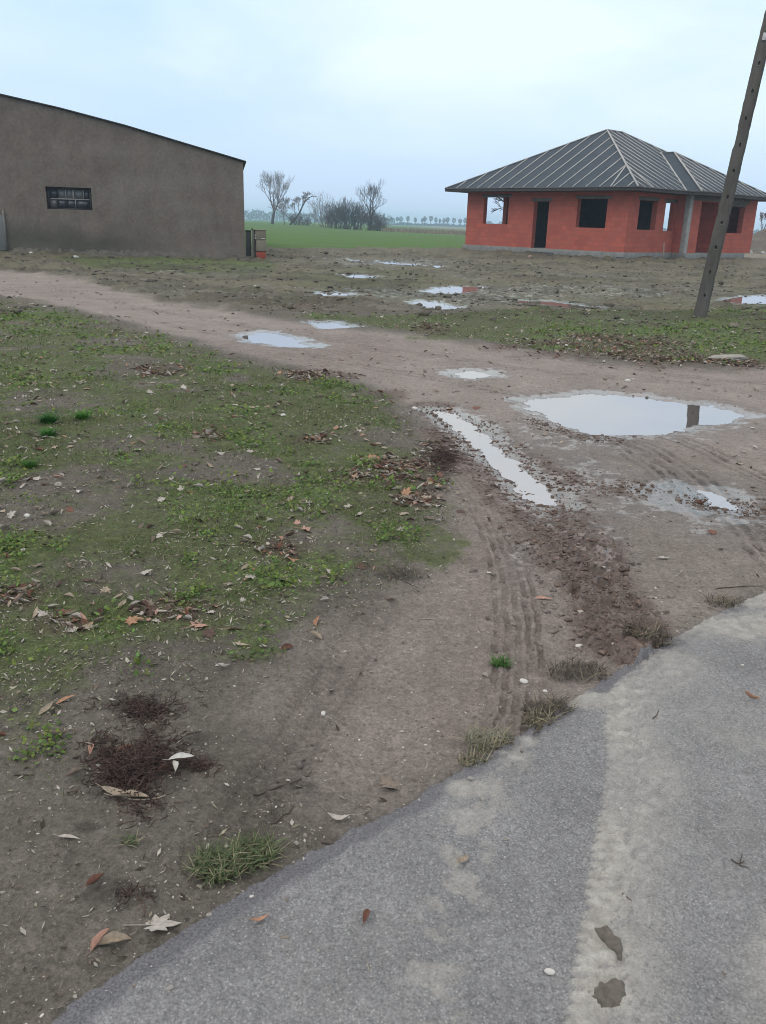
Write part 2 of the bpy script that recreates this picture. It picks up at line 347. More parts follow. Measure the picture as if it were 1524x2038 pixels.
def terrain(x, y):
    """height and material masks of the open ground"""
    r = np.hypot(x, y)
    near = sstep(34, 12, r)
    h = base_h(x, y)
    wob = .30*(fbm(x/.5, y/.5, 4, 11)-.5)*(1+.05*r)
    lane_sd = culled_sd(x, y, LANE_P, 3.0)
    lane = sstep(.22, -.25, lane_sd+wob)
    vl = culled_sd(x, y, VERGE_L, 3.0)+wob; vr = culled_sd(x, y, VERGE_R, 3.0)+wob*1.2
    moss = np.maximum(sstep(.25, -.45, vl)*.80, sstep(.3, -.3, vr)*.85)
    moss = np.maximum(moss, sstep(.6, -.4, culled_sd(x, y, BARN_G, 3.0)+wob)*.9)
    moss = np.maximum(moss, sstep(1.5, -1.5, culled_sd(x, y, YARD_G, 3.0)+wob*2)*.5)
    # bare patches inside the left verge
    moss = moss*(1-.6*sstep(.56, .70, fbm(x/.9+5, y/.9, 4, 21))*sstep(.3, -.3, vl))
    moss = moss*(1-.48*blob(x, y, [(80, 800, 130, 30), (60, 985, 110, 40), (640, 1060, 110, 45), (230, 1150, 120, 40), (300, 1330, 160, 50), (560, 1000, 60, 20)]))
    moss = np.maximum(moss, .75*blob(x, y, [(500, 1280, 70, 45), (850, 1080, 90, 60), (560, 1010, 120, 60), (700, 820, 110, 50), (1180, 640, 200, 30), (940, 660, 160, 18)]))
    weed = weed_mask(x, y)*sstep(.15, .5, moss)
    weed = np.maximum(weed, .8*blob(x, y, [(70, 1480, 60, 45), (278, 1335, 26, 20), (20, 1300, 25, 40)]))
    field = sstep(-.8, 1.2, y-(58+1.086*x)+3*wob)*sstep(26, 18, x-.05*y)*sstep(40, 46, y)
    dry = sstep(16, 24, x)*sstep(34, 46, y)*.8
    bl = y-(183-1.42*(x+4.5)); strip = np.exp(-(bl/9)**2)*sstep(-2, 10, x); dry = np.maximum(dry, strip)
    dry = np.maximum(dry, .55*sstep(5, 90, bl)*sstep(0, 25, x)*sstep(60, 100, y))
    field = field*1.0
    yard = sstep(14, 19, y)*(1-field)
    lane = lane*(1-.22*sstep(5.2, 3.0, r))*(1-.40*blob(x, y, [(1330, 980, 270, 120), (1150, 900, 130, 70)]))
    # mud: churned ruts
    mud = np.zeros(x.shape); clod = np.zeros(x.shape); wet = np.zeros(x.shape); groove = np.zeros(x.shape)
    for L, w, a in ((RUT, .17, 1.0), (CLOD_A, .16, .7), (CLOD_B, .13, .8), (CLOD_C, .12, .5), (CLOD_D, .12, .8)):
        m = culled(None, L, x, y, .8, 0)
        d = np.abs(line_dist(x[m], y[m], L)[0])+.12*(fbm(x[m]/.2, y[m]/.2, 3, 31)-.5)
        k = sstep(w+.10, w-.06, d)*a
        clod[m] = np.maximum(clod[m], k); mud[m] = np.maximum(mud[m], k)
    mud = np.maximum(mud, .55*blob(x, y, [(1000, 1150, 130, 300), (620, 690, 240, 40)])*lane*.6)
    wet = np.maximum(wet, .62*blob(x, y, [(1230, 980, 160, 60), (1180, 1080, 80, 80), (1150, 930, 120, 50), (1450, 1000, 130, 60), (1100, 1010, 60, 60), (1200, 870, 160, 25), (1070, 850, 70, 50), (1040, 1100, 40, 60), (1380, 830, 160, 40)]))
    wet = np.maximum(wet, .55*blob(x, y, [(960, 590, 220, 22), (1150, 580, 300, 18), (760, 585, 160, 14), (780, 522, 160, 10)]))
    mm = mud*0
    c1 = fbm(x/.055, y/.055, 3, 41); c2 = fbm(x/.13, y/.13, 3, 42)
    rid = 1-np.abs(2*c2-1)
    h = h+clod*near*(.050*(sstep(.45, .75, c1)*.8+.6*(rid-.8)))
    for L, w, ng, dep, lug in TRACKS:
        m = culled(None, L, x, y, .5, 0)
        if not m.any(): continue
        d, s = line_dist(x[m], y[m], L)
        d = d+.020*(fbm(x[m]/.11, y[m]/.11, 3, 51)-.5)
        env = sstep(w*.62, w*.46, np.abs(d))*(.35+1.0*fbm(s/.30, d*8, 3, 52))
        ph = (d/w+.5)*ng
        fr = np.abs((ph-np.floor(ph))-.5)*2          # 0 in groove centre, 1 between
        wide = .22 if w > .21 else 0; g = sstep(.46+wide, .16+wide, fr)*env
        if lug:
            bars = sstep(.25, .6, np.abs(((s+np.abs(d)*.5)/.034) % 1-.5)*2)
            g = np.maximum(g*.7, env*bars*.55)
        else:
            g = g*(.30+.70*sstep(.35, .6, fbm(s/.05, d/.03, 3, 53)))*(.35+.95*vnoise(s/.16, np.floor(ph)*7.3, 54))
        h[m] -= dep*(g+.18*env)
        # squeezed up shoulders
        h[m] += dep*.45*np.exp(-((np.abs(d)-w*.62)/.02)**2)*env
        groove[m] = np.maximum(groove[m], g*(1.9 if w > .21 and dep > .015 else min(1, dep/.011)))
    dmoss = np.clip(moss, 0, 1)
    ms = fbm(x/.045, y/.045, 3, 61); mb_ = fbm(x/.35, y/.35, 3, 62)
    h = h+near*(dmoss*(.018*(ms-.5)+.05*(mb_-.5))+(1-dmoss)*(.010*(fbm(x/.09, y/.09, 4, 63)-.5)+.016*(mb_-.5)))
    h = h+near*.010*(fbm(x/.020, y/.020, 2, 64)-.5)
    yz = sstep(13, 18, y)*(1-field)*sstep(75, 50, r)
    yn = fbm(x/.5, y/.5, 4, 65); h = h+yz*(.12*(sstep(.48, .78, yn)))*(1-.7*lane)*(1-dmoss*.4)
    # puddle basins
    for (p, lb, ro), lev in zip(PUDDLES, LEVEL):
        P = GP(p); m = culled(None, P, x, y, 1.6, 0)
        if not m.any(): continue
        sd = poly_sd(x[m], y[m], P)-(.035 if ro < .09 else .05)+ro*2.6*(fbm(x[m]/(.10+ro*1.5), y[m]/(.10+ro*1.5), 5, 71)-.5)
        hp = lev+np.where(sd < 0, np.maximum(sd*.2-.002, -.035), np.minimum(sd*.10, .02)+.0015*(sd > 0))+near[m]*.014*(ms[m]-.42)*sstep(-.10, .02, sd)
        k = sstep(.55, .15, sd-.16-ro*1.2); h[m] = h[m]*(1-k)+hp*k
        wet[m] = np.maximum(wet[m], sstep(.34+.3*ro, .0, sd)); moss[m] *= 1-.9*sstep(.3, .05, sd)
        field[m] *= 1-.9*sstep(.5, .0, sd)
    # soil tucks under the edge of the asphalt
    rd, _ = line_dist(x, y, ROAD_E)
    litter = litter_mask(x, y)
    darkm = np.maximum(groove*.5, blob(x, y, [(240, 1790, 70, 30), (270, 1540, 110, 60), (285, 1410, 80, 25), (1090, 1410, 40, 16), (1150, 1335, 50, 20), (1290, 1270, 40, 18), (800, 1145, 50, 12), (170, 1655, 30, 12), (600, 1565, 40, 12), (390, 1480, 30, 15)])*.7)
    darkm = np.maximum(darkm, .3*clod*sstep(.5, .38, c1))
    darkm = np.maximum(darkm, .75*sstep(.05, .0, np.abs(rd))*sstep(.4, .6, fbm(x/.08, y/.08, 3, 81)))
    yd = fbm(x/1.1+3, y/.7, 5, 82); y2 = fbm(x/2.6-3, y/.55, 4, 83)
    darkm = np.maximum(darkm, yz*np.maximum(.6*sstep(.50, .62, yd), .45*sstep(.54, .66, y2))*(1-.75*lane))
    moss = np.maximum(moss, yz*.42*sstep(.50, .64, fbm(x/1.7+6, y/1.0, 4, 84))*(1-lane)*sstep(60, 35, y))
    wet = np.maximum(wet, yz*.45*sstep(.52, .66, fbm(x/2.2-9, y/.8, 4, 85))*(1-.7*lane)*sstep(40, 30, y))
    return h, dict(moss=np.clip(moss, 0, 1), lane=lane, mud=mud, wet=np.clip(wet, 0, 1), field=field, dry=np.clip(dry, 0, 1), yard=yard, weed=weed, litter=litter, dark=np.clip(darkm, 0, 1), rd=rd, vl=vl, vr=vr)
def blob(x, y, L):
    """soft ellipses given as photograph ellipses (cx, cy, rx, ry), laid on the ground"""
    out = np.zeros(x.shape)
    for cx, cy, rx, ry in L:
        c = G(cx, cy); ex = G(cx+rx, cy)-c; ey = (G(cx, cy-ry)-G(cx, cy+ry))/2
        D = ex[0]*ey[1]-ex[1]*ey[0]
        R = 1.8*(hypot(*ex)+hypot(*ey)); m = (np.abs(x-c[0]) < R) & (np.abs(y-c[1]) < R)
        if not m.any(): continue
        dx = x[m]-c[0]; dy = y[m]-c[1]
        a = (dx*ey[1]-dy*ey[0])/D; b_ = (-dx*ex[1]+dy*ex[0])/D
        n = fbm(x[m]/(.25*hypot(*ex)+.03), y[m]/(.25*hypot(*ex)+.03), 3, 91)-.5
        k = sstep(1.25, .45, np.hypot(a, b_)+.9*n)
        out[m] = np.maximum(out[m], k)
    return out
WEEDS = [(70, 1480, 60, 45), (230, 1235, 55, 40), (200, 1270, 40, 22), (20, 1110, 45, 60), (790, 1062, 55, 22), (655, 1132, 45, 16), (278, 1335, 26, 20), (255, 895, 70, 22), (690, 770, 60, 14), (480, 1010, 90, 30), (400, 1030, 70, 25), (620, 950, 50, 40), (560, 1150, 120, 40), (440, 735, 60, 18), (250, 690, 130, 26), (60, 640, 120, 26), (60, 760, 60, 18), (40, 950, 40, 40), (880, 950, 30, 20), (380, 1190, 70, 30), (500, 870, 60, 20), (720, 920, 40, 20), (400, 700, 50, 18), (190, 745, 70, 14), (10, 1300, 25, 40), (1430, 675, 60, 20), (1400, 650, 60, 8), (1480, 615, 60, 10), (1490, 690, 60, 14), (1300, 660, 80, 10), (1130, 660, 90, 14), (330, 520, 110, 8), (490, 526, 40, 6)]
def weed_mask(x, y):
    n = sstep(.50, .68, fbm(x/.42+8, y/.42, 4, 151))*sstep(.40, .55, fbm(x/1.9, y/1.9, 3, 152))
    return np.clip(blob(x, y, WEEDS)*(.35+.65*sstep(.38, .58, fbm(x/.16, y/.16, 3, 153)))+.55*n, 0, 1)
LITTERS = [(800, 940, 90, 40), (870, 890, 30, 30), (610, 872, 45, 10), (420, 865, 30, 14), (640, 745, 90, 14), (780, 780, 40, 10), (1130, 705, 110, 10), (1250, 690, 120, 22), (1330, 715, 120, 14), (1000, 690, 60, 7), (860, 655, 40, 12), (600, 610, 50, 8), (1180, 670, 60, 8), (330, 735, 60, 12), (830, 985, 60, 26), (700, 950, 60, 20), (1480, 725, 60, 8), (1100, 680, 80, 8), (340, 1215, 90, 30), (40, 1190, 60, 25), (560, 1090, 70, 22), (120, 1250, 80, 25)]
def litter_mask(x, y): return blob(x, y, LITTERS)

def polar_axes():
    fine = radians(36)
    az = np.concatenate([np.linspace(-pi, -radians(76), 52, endpoint=False), np.linspace(-radians(76), -fine, 150, endpoint=False), np.linspace(-fine, fine, 980, endpoint=False), np.linspace(fine, radians(76), 150, endpoint=False), np.linspace(radians(76), pi, 53)])[:-1]
    dep = np.linspace(radians(58), radians(1.6), 860)
    r = CAMH/np.tan(dep)
    r = np.concatenate([[.25, .5, .75], r[r > .85], CAMH/np.tan(radians(1.6))*np.exp(np.linspace(.02, math.log(1600/(CAMH/math.tan(radians(1.6)))), 70))])
    return az, r
def build_ground():
    az, r = polar_axes(); na, nr = len(az), len(r)
    X = (r[:, None]*np.sin(az)[None]).ravel(); Y = (r[:, None]*np.cos(az)[None]).ravel()
    h, m = terrain(X, Y)
    rd = m['rd']+.022*(fbm(X/.05, Y/.05, 4, 101)-.5)+.012*(fbm(X/.4, Y/.4, 2, 102)-.5)
    inside = (rd > 0) & (rd < 4.6)          # right of the edge line = asphalt
    hr = h.copy()
    h = np.where(inside, h-.05*sstep(0.01, .08, rd), h)
    i = np.arange(nr-1)[:, None]*na; j = np.arange(na)[None]; j2 = (j+1) % na
    Q = np.stack([i+j, i+na+j, i+na+j2, i+j2], -1).reshape(-1, 4)[:, ::-1]
    cen = nr*na
    A = np.stack([m['moss'], m['lane'], m['mud'], m['wet']], -1); B = np.stack([m['field'], m['dry'], m['yard'], m['weed']], -1); C = np.stack([m['litter'], m['dark'], rd*0, rd*0+1], -1)
    mat = ground_material()
    fm = {k: v[Q].mean(1) for k, v in (('moss', np.where((m['vl'] < .05) | (m['vr'] < .05), 1., 0.)), ('lane', np.where(m['lane'] > .3, 1., 0.)), ('field', m['field']))}
    kind = np.zeros(len(Q), int)
    kind[fm['lane'] > .5] = 1; kind[(fm['moss'] > .5) & (fm['lane'] <= .5)] = 2; kind[fm['field'] > .5] = 3
    names = {0: ('ground', 'bare damp brown earth of the yard and road edge'), 1: ('dirt_track', 'muddy light brown dirt track curving across to the road'), 2: ('grass_verge', 'mossy green verge strewn with dead leaves'), 3: ('crop_field', 'flat green winter crop field beyond the yard')}
    V = np.stack([X, Y, h], -1)
    for k, (nm, lb) in names.items():
        q = Q[kind == k]
        if k == 0:
            q = [q, np.stack([np.full(na, cen), np.arange(na), (np.arange(na)+1) % na], -1)[:, [0, 2, 1]]]
            used = np.unique(np.concatenate([a.ravel() for a in q]))
        else:
            q = [q]; used = np.unique(q[0])
        VV = np.vstack([V, [[0, 0, -.06]]]); rem = np.zeros(len(VV), int); rem[used] = np.arange(len(used))
        pad = lambda c: np.vstack([c, c[:1]])[used]
        me = mesh(nm, VV[used], [rem[a] for a in q], mat, True, {'ma': pad(A), 'mb': pad(B), 'mc': pad(C)})
        tag(link(nm, me), lb, 'terrain' if k != 1 else 'track', kind='structure')
    # asphalt: a sheet with its own thickness, ragged at the verge
    build_road(X, Y, hr, rd, Q, na)
def build_road(X, Y, h, rd, Q, na):
    L = smooth_line(GP([(1268, 1330), (1215, 1370), (1205, 1450), (1195, 1600), (1172, 1750), (1150, 1900), (1125, 2080)]))
    L2 = smooth_line(GP([(1010, 1540), (930, 1660), (905, 1760), (880, 1900), (860, 2060)]))
    ok = (rd > -.03) & (rd < 4.6)
    d, s = line_dist(X, Y, L); d = -d       # positive to the right of the mud's left border
    d2, s2 = line_dist(X, Y, L2)
    if d[np.argmin(np.hypot(X-1.1, Y-2.2))] < 0: d = -d
    n = fbm(X/.05, Y/.05, 4, 111); n2 = fbm(X/.35, Y/.35, 4, 112)
    inr = (np.hypot(X, Y) < 9)
    lugs = sstep(.2, .55, np.abs(((s+.25*d)/.034) % 1-.5)*2)
    border = d+.018*(n-.5)+(.012*n2+.003)*(lugs-.5)+.03*(n2-.5)
    crust = sstep(.36, .46, fbm((X*.7+Y*.7)/.045, (Y*.7-X*.7)/.016, 3, 113))
    patch = sstep(-.004, .012, border)*sstep(.27, .07, d+.22*(n2-.5))*(.6+.4*sstep(.35, .6, n2+.15*(n-.5)))
    tread = sstep(-.004, .01, border)*sstep(.10, .05, d)
    patch = np.maximum(patch*(.5+.5*crust), tread*(.45+.55*lugs*sstep(.30, .55, n2+.25*(n-.5)))*(.55+.45*sstep(.25, .6, s/1.2)))
    right = sstep(.30, .62, d+.4*(n2-.5))*sstep(.40, .62, n2*.7+.3*n)*.85
    left = sstep(.10, .02, np.abs(d2)+.10*(n2-.5))*sstep(.42, .6, n)*.55
    dusty = np.maximum(np.maximum(patch, right), left)
    dusty = np.maximum(dusty, sstep(.16, .06, rd)*sstep(.52, .62, n2)*.8*(blob(X, Y, [(1060, 1500, 60, 35), (930, 1580, 60, 30), (1200, 1390, 70, 40)])))*inr
    edge = sstep(.055, .02, rd+.03*(n2-.5))*(1-dusty*.8)
    hz = h-.012*sstep(.05, -.02, rd)+.014+.006*patch+.002*dusty*(n-.5)
    m, nt, b = new_mat('old_asphalt', .88, .25); q = NT(nt)
    P = q.n('ShaderNodeNewGeometry').outputs['Position']
    A = q.n('ShaderNodeAttribute', attribute_name='ra'); sp = q.n('ShaderNodeSeparateColor'); q.l(A.outputs['Color'], sp.inputs[0])
    n1 = q.noise(P, 160, 3, .7); n3 = q.noise(P, 420, 2, .7); nb = q.noise(P, 3.0, 5, .6)
    c = q.mix(q.ramp(nb, .3, .7), (.168, .166, .168), (.236, .233, .234))
    c = q.mix(1.0, c, q.mix(q.ramp(n1, .25, .75), (.46, .46, .47), (1.50, 1.50, 1.49)), 'MULTIPLY')
    c = q.mix(1.0, c, q.mix(q.ramp(q.noise(P, 55, 4, .7), .3, .7), (.78, .78, .78), (1.2, 1.2, 1.2)), 'MULTIPLY')
    vo = q.n('ShaderNodeTexVoronoi'); vo.inputs['Scale'].default_value = 110; q.l(P, vo.inputs['Vector'])
    c = q.mix(q.math('MULTIPLY', q.ramp(vo.outputs['Distance'], .18, .34, 1, 0), q.ramp(q.noise(P, 95, 1), .44, .58, 0, .55)), c, (.44, .435, .425))
    c = q.mix(q.math('MULTIPLY', sp.outputs[1], .8), c, q.mix(q.ramp(n1, .35, .7), (.070, .070, .084), (.185, .182, .192)))
    dust = q.mix(q.ramp(q.noise(P, 30, 5), .3, .7), (.27, .256, .228), (.44, .425, .385))
    dust = q.mix(1.0, dust, q.mix(q.ramp(n3, .2, .8), (.75, .75, .75), (1.2, 1.2, 1.2)), 'MULTIPLY')
    df = q.math('MULTIPLY', sp.outputs[0], q.ramp(n1, .25, .55, .55, 1.0), clamp=True)
    c = q.mix(df, c, dust)
    c = q.mix(q.ramp(q.noise(P, 1.3, 4), .45, .75, 0, .20), c, (.30, .29, .265))
    q.l(c, b.inputs['Base Color'])
    hh = q.math('ADD', n1, q.math('MULTIPLY', n3, .5)); q.l(q.bump(hh, .6, .006), b.inputs['Normal'])
    qq = Q[ok[Q].all(1)]
    used = np.unique(qq); rem = np.zeros(len(X), int); rem[used] = np.arange(len(used))
    C = np.stack([np.clip(dusty, 0, 1), np.clip(edge, 0, 1), rd*0, rd*0+1], -1)
    me = mesh('asphalt_road', np.stack([X, Y, hz], -1)[used], rem[qq], m, True, {'ra': C[used]})
    tag(link('asphalt_road', me), 'old grey asphalt road with pale dried mud and tyre prints', 'road', kind='structure')

def build_puddles():
    m, nt, b = new_mat('muddy_water', .03, .5); q = NT(nt)
    b.inputs['Base Color'].default_value = (.30, .27, .25, 1); b.inputs['IOR'].default_value = 1.33
    gl = q.n('ShaderNodeBsdfGlossy'); gl.inputs['Roughness'].default_value = .015; gl.inputs['Color'].default_value = (.66, .61, .645, 1)
    P = q.n('ShaderNodeNewGeometry').outputs['Position']
    bm = q.bump(q.noise(P, 5, 2), .03, .01); q.l(bm, gl.inputs['Normal']); q.l(bm, b.inputs['Normal'])
    lw = q.n('ShaderNodeLayerWeight'); lw.inputs[0].default_value = .5
    f = q.ramp(lw.outputs['Facing'], .45, .80, .38, .76)
    mx = q.n('ShaderNodeMixShader'); q.l(f, mx.inputs[0]); q.l(b.outputs[0], mx.inputs[1]); q.l(gl.outputs[0], mx.inputs[2]); q.l(mx.outputs[0], nt.nodes['Material Output'].inputs[0])
    m2 = m.copy(); m2.name = 'silty_water'; n2_ = m2.node_tree.nodes
    n2_['Principled BSDF'].inputs['Base Color'].default_value = (.40, .36, .33, 1)
    for nd in n2_:
        if nd.bl_idname == 'ShaderNodeMapRange': nd.inputs[3].default_value = .26; nd.inputs[4].default_value = .54
    for (p, lb, ro), lev in zip(PUDDLES, LEVEL):
        P_ = GP(p); c = P_.mean(0); ex = .16+ro*1.2
        # outline pushed outwards: the rising mud trims the real shore line
        n = len(P_); area = sum(P_[i][0]*P_[(i+1) % n][1]-P_[(i+1) % n][0]*P_[i][1] for i in range(n)); sg = 1 if area > 0 else -1
        out = []
        for i in range(n):
            e1 = P_[i]-P_[i-1]; e2 = P_[(i+1) % n]-P_[i]
            n1 = np.array([e1[1], -e1[0]])/(hypot(*e1)+1e-9); n2 = np.array([e2[1], -e2[0]])/(hypot(*e2)+1e-9)
            nn = n1+n2; nn /= hypot(*nn)+1e-9
            out.append(P_[i]+sg*nn*ex)
        V = [(a[0], a[1], lev) for a in out]
        if sg < 0: V = V[::-1]
        me = mesh('puddle', V, [tuple(range(n))], m2 if 'rut' in lb or 'streak' in lb or 'yard' in lb else m)
        tag(link('puddle', me), lb, 'puddle', kind='structure')
#@@END_GROUND@@

# ------------------------------------------------------------------ sky, sun, air
SUN_EL, SUN_AZ = radians(48), radians(-130)        # azimuth from +Y (view direction) towards +X
def build_sky():
    w = bpy.data.worlds.new('World'); scene.world = w; w.use_nodes = True; q = NT(w.node_tree)
    bg = w.node_tree.nodes['Background']; bg.inputs['Strength'].default_value = .1
    sky = q.n('ShaderNodeTexSky', sky_type='NISHITA'); sky.sun_disc = False; sky.sun_elevation = SUN_EL; sky.sun_rotation = SUN_AZ
    sky.air_density = 1.0; sky.dust_density = 2.0; sky.ozone_density = 2.0
    D = q.n('ShaderNodeTexCoord').outputs['Generated']
    sx = q.n('ShaderNodeSeparateXYZ'); q.l(D, sx.inputs[0])
    # flat cloud layer: direction divided by height
    zz = q.math('ADD', sx.outputs[2], .22); cv = q.n('ShaderNodeCombineXYZ')
    q.l(q.math('DIVIDE', sx.outputs[0], zz), cv.inputs[0]); q.l(q.math('DIVIDE', sx.outputs[1], zz), cv.inputs[1])
    n1 = q.noise(cv.outputs[0], 1.15, 5, .5, .3); 
    mp = q.n('ShaderNodeVectorMath', operation='ADD'); q.l(cv.outputs[0], mp.inputs[0]); mp.inputs[1].default_value = (3.7, 1.2, 0)
    n2 = q.noise(mp.outputs[0], .75, 3, .5)
    el = q.ramp(sx.outputs[2], 0.0, .30)
    base = q.mix(el, SKY[0], SKY[1])
    br = q.ramp(q.math('ADD', q.math('MULTIPLY', n1, .55), q.math('MULTIPLY', n2, .45)), .42, .58)
    vd = q.n('ShaderNodeVectorMath', operation='DOT_PRODUCT'); q.l(D, vd.inputs[0]); vd.inputs[1].default_value = (.12, .972, .20)
    thin = q.ramp(q.math('ADD', vd.outputs['Value'], q.math('MULTIPLY', q.math('SUBTRACT', n1, .5), .10)), .93, 1.0)   # thin bright place in the cloud ahead
    br = q.math('ADD', q.math('MULTIPLY', br, .45), q.math('MULTIPLY', thin, .75), clamp=True)
    c = q.mix(q.math('MULTIPLY', br, q.ramp(sx.outputs[2], .045, .15)), base, SKY[2])
    c = q.mix(q.ramp(sx.outputs[2], .26, .75), c, SKY[3])   # the cloud deck is brightest overhead
    c = q.mix(.86, sky.outputs[0], c)
    q.l(c, bg.inputs['Color'])
    s = bpy.data.lights.new('sun', 'SUN'); s.energy = .75; s.angle = radians(35); s.color = (1, .96, .9)
    o = bpy.data.objects.new('sun', s); COL.objects.link(o)
    d = Vector((sin(SUN_AZ)*cos(SUN_EL), cos(SUN_AZ)*cos(SUN_EL), sin(SUN_EL)))
    o.rotation_euler = d.to_track_quat('Z', 'Y').to_euler(); o.location = (-20, -20, 30)
SKY = ((7.5, 9.2, 11.9), (6.3, 9.3, 12.0), (10.2, 11.6, 11.5), (14.8, 14.1, 13.6))
def build_haze():
    m = bpy.data.materials.new('air'); m.use_nodes = True; nt = m.node_tree; nt.nodes.clear()
    o = nt.nodes.new('ShaderNodeOutputMaterial'); v = nt.nodes.new('ShaderNodeVolumePrincipled')
    v.inputs['Color'].default_value = (.60, .83, 1.0, 1); v.inputs['Density'].default_value = .0008; v.inputs['Anisotropy'].default_value = 0
    nt.links.new(v.outputs[0], o.inputs['Volume'])
    b = MB().box(-1650, 1650, -1650, 1650, -1.3, 15.6)
    tag(b.build('haze', m), 'thin bluish winter haze over the fields', 'haze', kind='stuff')

# ------------------------------------------------------------------ house under construction
def wall_mesh(name, mat, parent, u0, u1, z0, z1, th, ops, put):
    """a wall u0..u1 x z0..z1 with rectangular openings, th thick; put(u, w, z) -> local point, w = 0 outer .. th inner"""
    us = sorted({u0, u1, *[a for o in ops for a in o[:2]]}); zs = sorted({z0, z1, *[a for o in ops for a in o[2:]]})
    nu, nz = len(us)-1, len(zs)-1
    sol = [[not any(o[0]-1e-6 <= us[i] and us[i+1] <= o[1]+1e-6 and o[2]-1e-6 <= zs[k] and zs[k+1] <= o[3]+1e-6 for o in ops) for k in range(nz)] for i in range(nu)]
    V = []; F = []; UV = []
    def quad(p, uv):
        b = len(V); V.extend(put(*a) for a in p); F.append((b, b+1, b+2, b+3)); UV.extend(uv)
    for i in range(nu):
        for k in range(nz):
            if not sol[i][k]: continue
            a, b_, c, d = us[i], us[i+1], zs[k], zs[k+1]
            quad([(a, 0, c), (b_, 0, c), (b_, 0, d), (a, 0, d)], [(a, c), (b_, c), (b_, d), (a, d)])
            quad([(b_, th, c), (a, th, c), (a, th, d), (b_, th, d)], [(b_, c), (a, c), (a, d), (b_, d)])
            for di, dk in ((-1, 0), (1, 0), (0, -1), (0, 1)):
                ii, kk = i+di, k+dk
                if 0 <= ii < nu and 0 <= kk < nz and sol[ii][kk]: continue
                if di: x = a if di < 0 else b_; quad([(x, 0, c), (x, th, c), (x, th, d), (x, 0, d)], [(0, c), (th, c), (th, d), (0, d)])
                else: z = c if dk < 0 else d; quad([(a, 0, z), (b_, 0, z), (b_, th, z), (a, th, z)], [(a, 0), (b_, 0), (b_, th), (a, th)])
    me = mesh(name, V, F, mat, uv=UV)
    return link(name, me, parent)
def brick_mat():
    m, nt, b = new_mat('hollow_clay_block', .88, .15); q = NT(nt)
    uv = q.n('ShaderNodeUVMap').outputs[0]; P = q.n('ShaderNodeTexCoord').outputs['Object']
    bt = q.n('ShaderNodeTexBrick'); bt.inputs['Scale'].default_value = 1; bt.inputs['Brick Width'].default_value = .375; bt.inputs['Row Height'].default_value = .245
    bt.inputs['Mortar Size'].default_value = .012; bt.inputs['Mortar Smooth'].default_value = .3; bt.inputs['Bias'].default_value = -.1
    bt.inputs['Color1'].default_value = (.50, .125, .085, 1); bt.inputs['Color2'].default_value = (.385, .095, .070, 1); bt.inputs['Mortar'].default_value = (.31, .10, .08, 1)
    q.l(uv, bt.inputs['Vector'])
    n = q.noise(P, 2.2, 5, .6); n2 = q.noise(P, 22, 4)
    c = q.mix(q.ramp(n, .35, .7, 0, .5), bt.outputs[0], (.36, .130, .105))
    c = q.mix(1.0, c, q.mix(n2, (.82, .82, .82), (1.15, 1.15, 1.15)), 'MULTIPLY')
    c = q.mix(q.ramp(q.noise(P, 7, 3), .66, .74, 0, .35), c, (.40, .28, .23))
    q.l(c, b.inputs['Base Color']); q.l(q.bump(bt.outputs['Fac'], .3, -.01), b.inputs['Normal'])
    return m
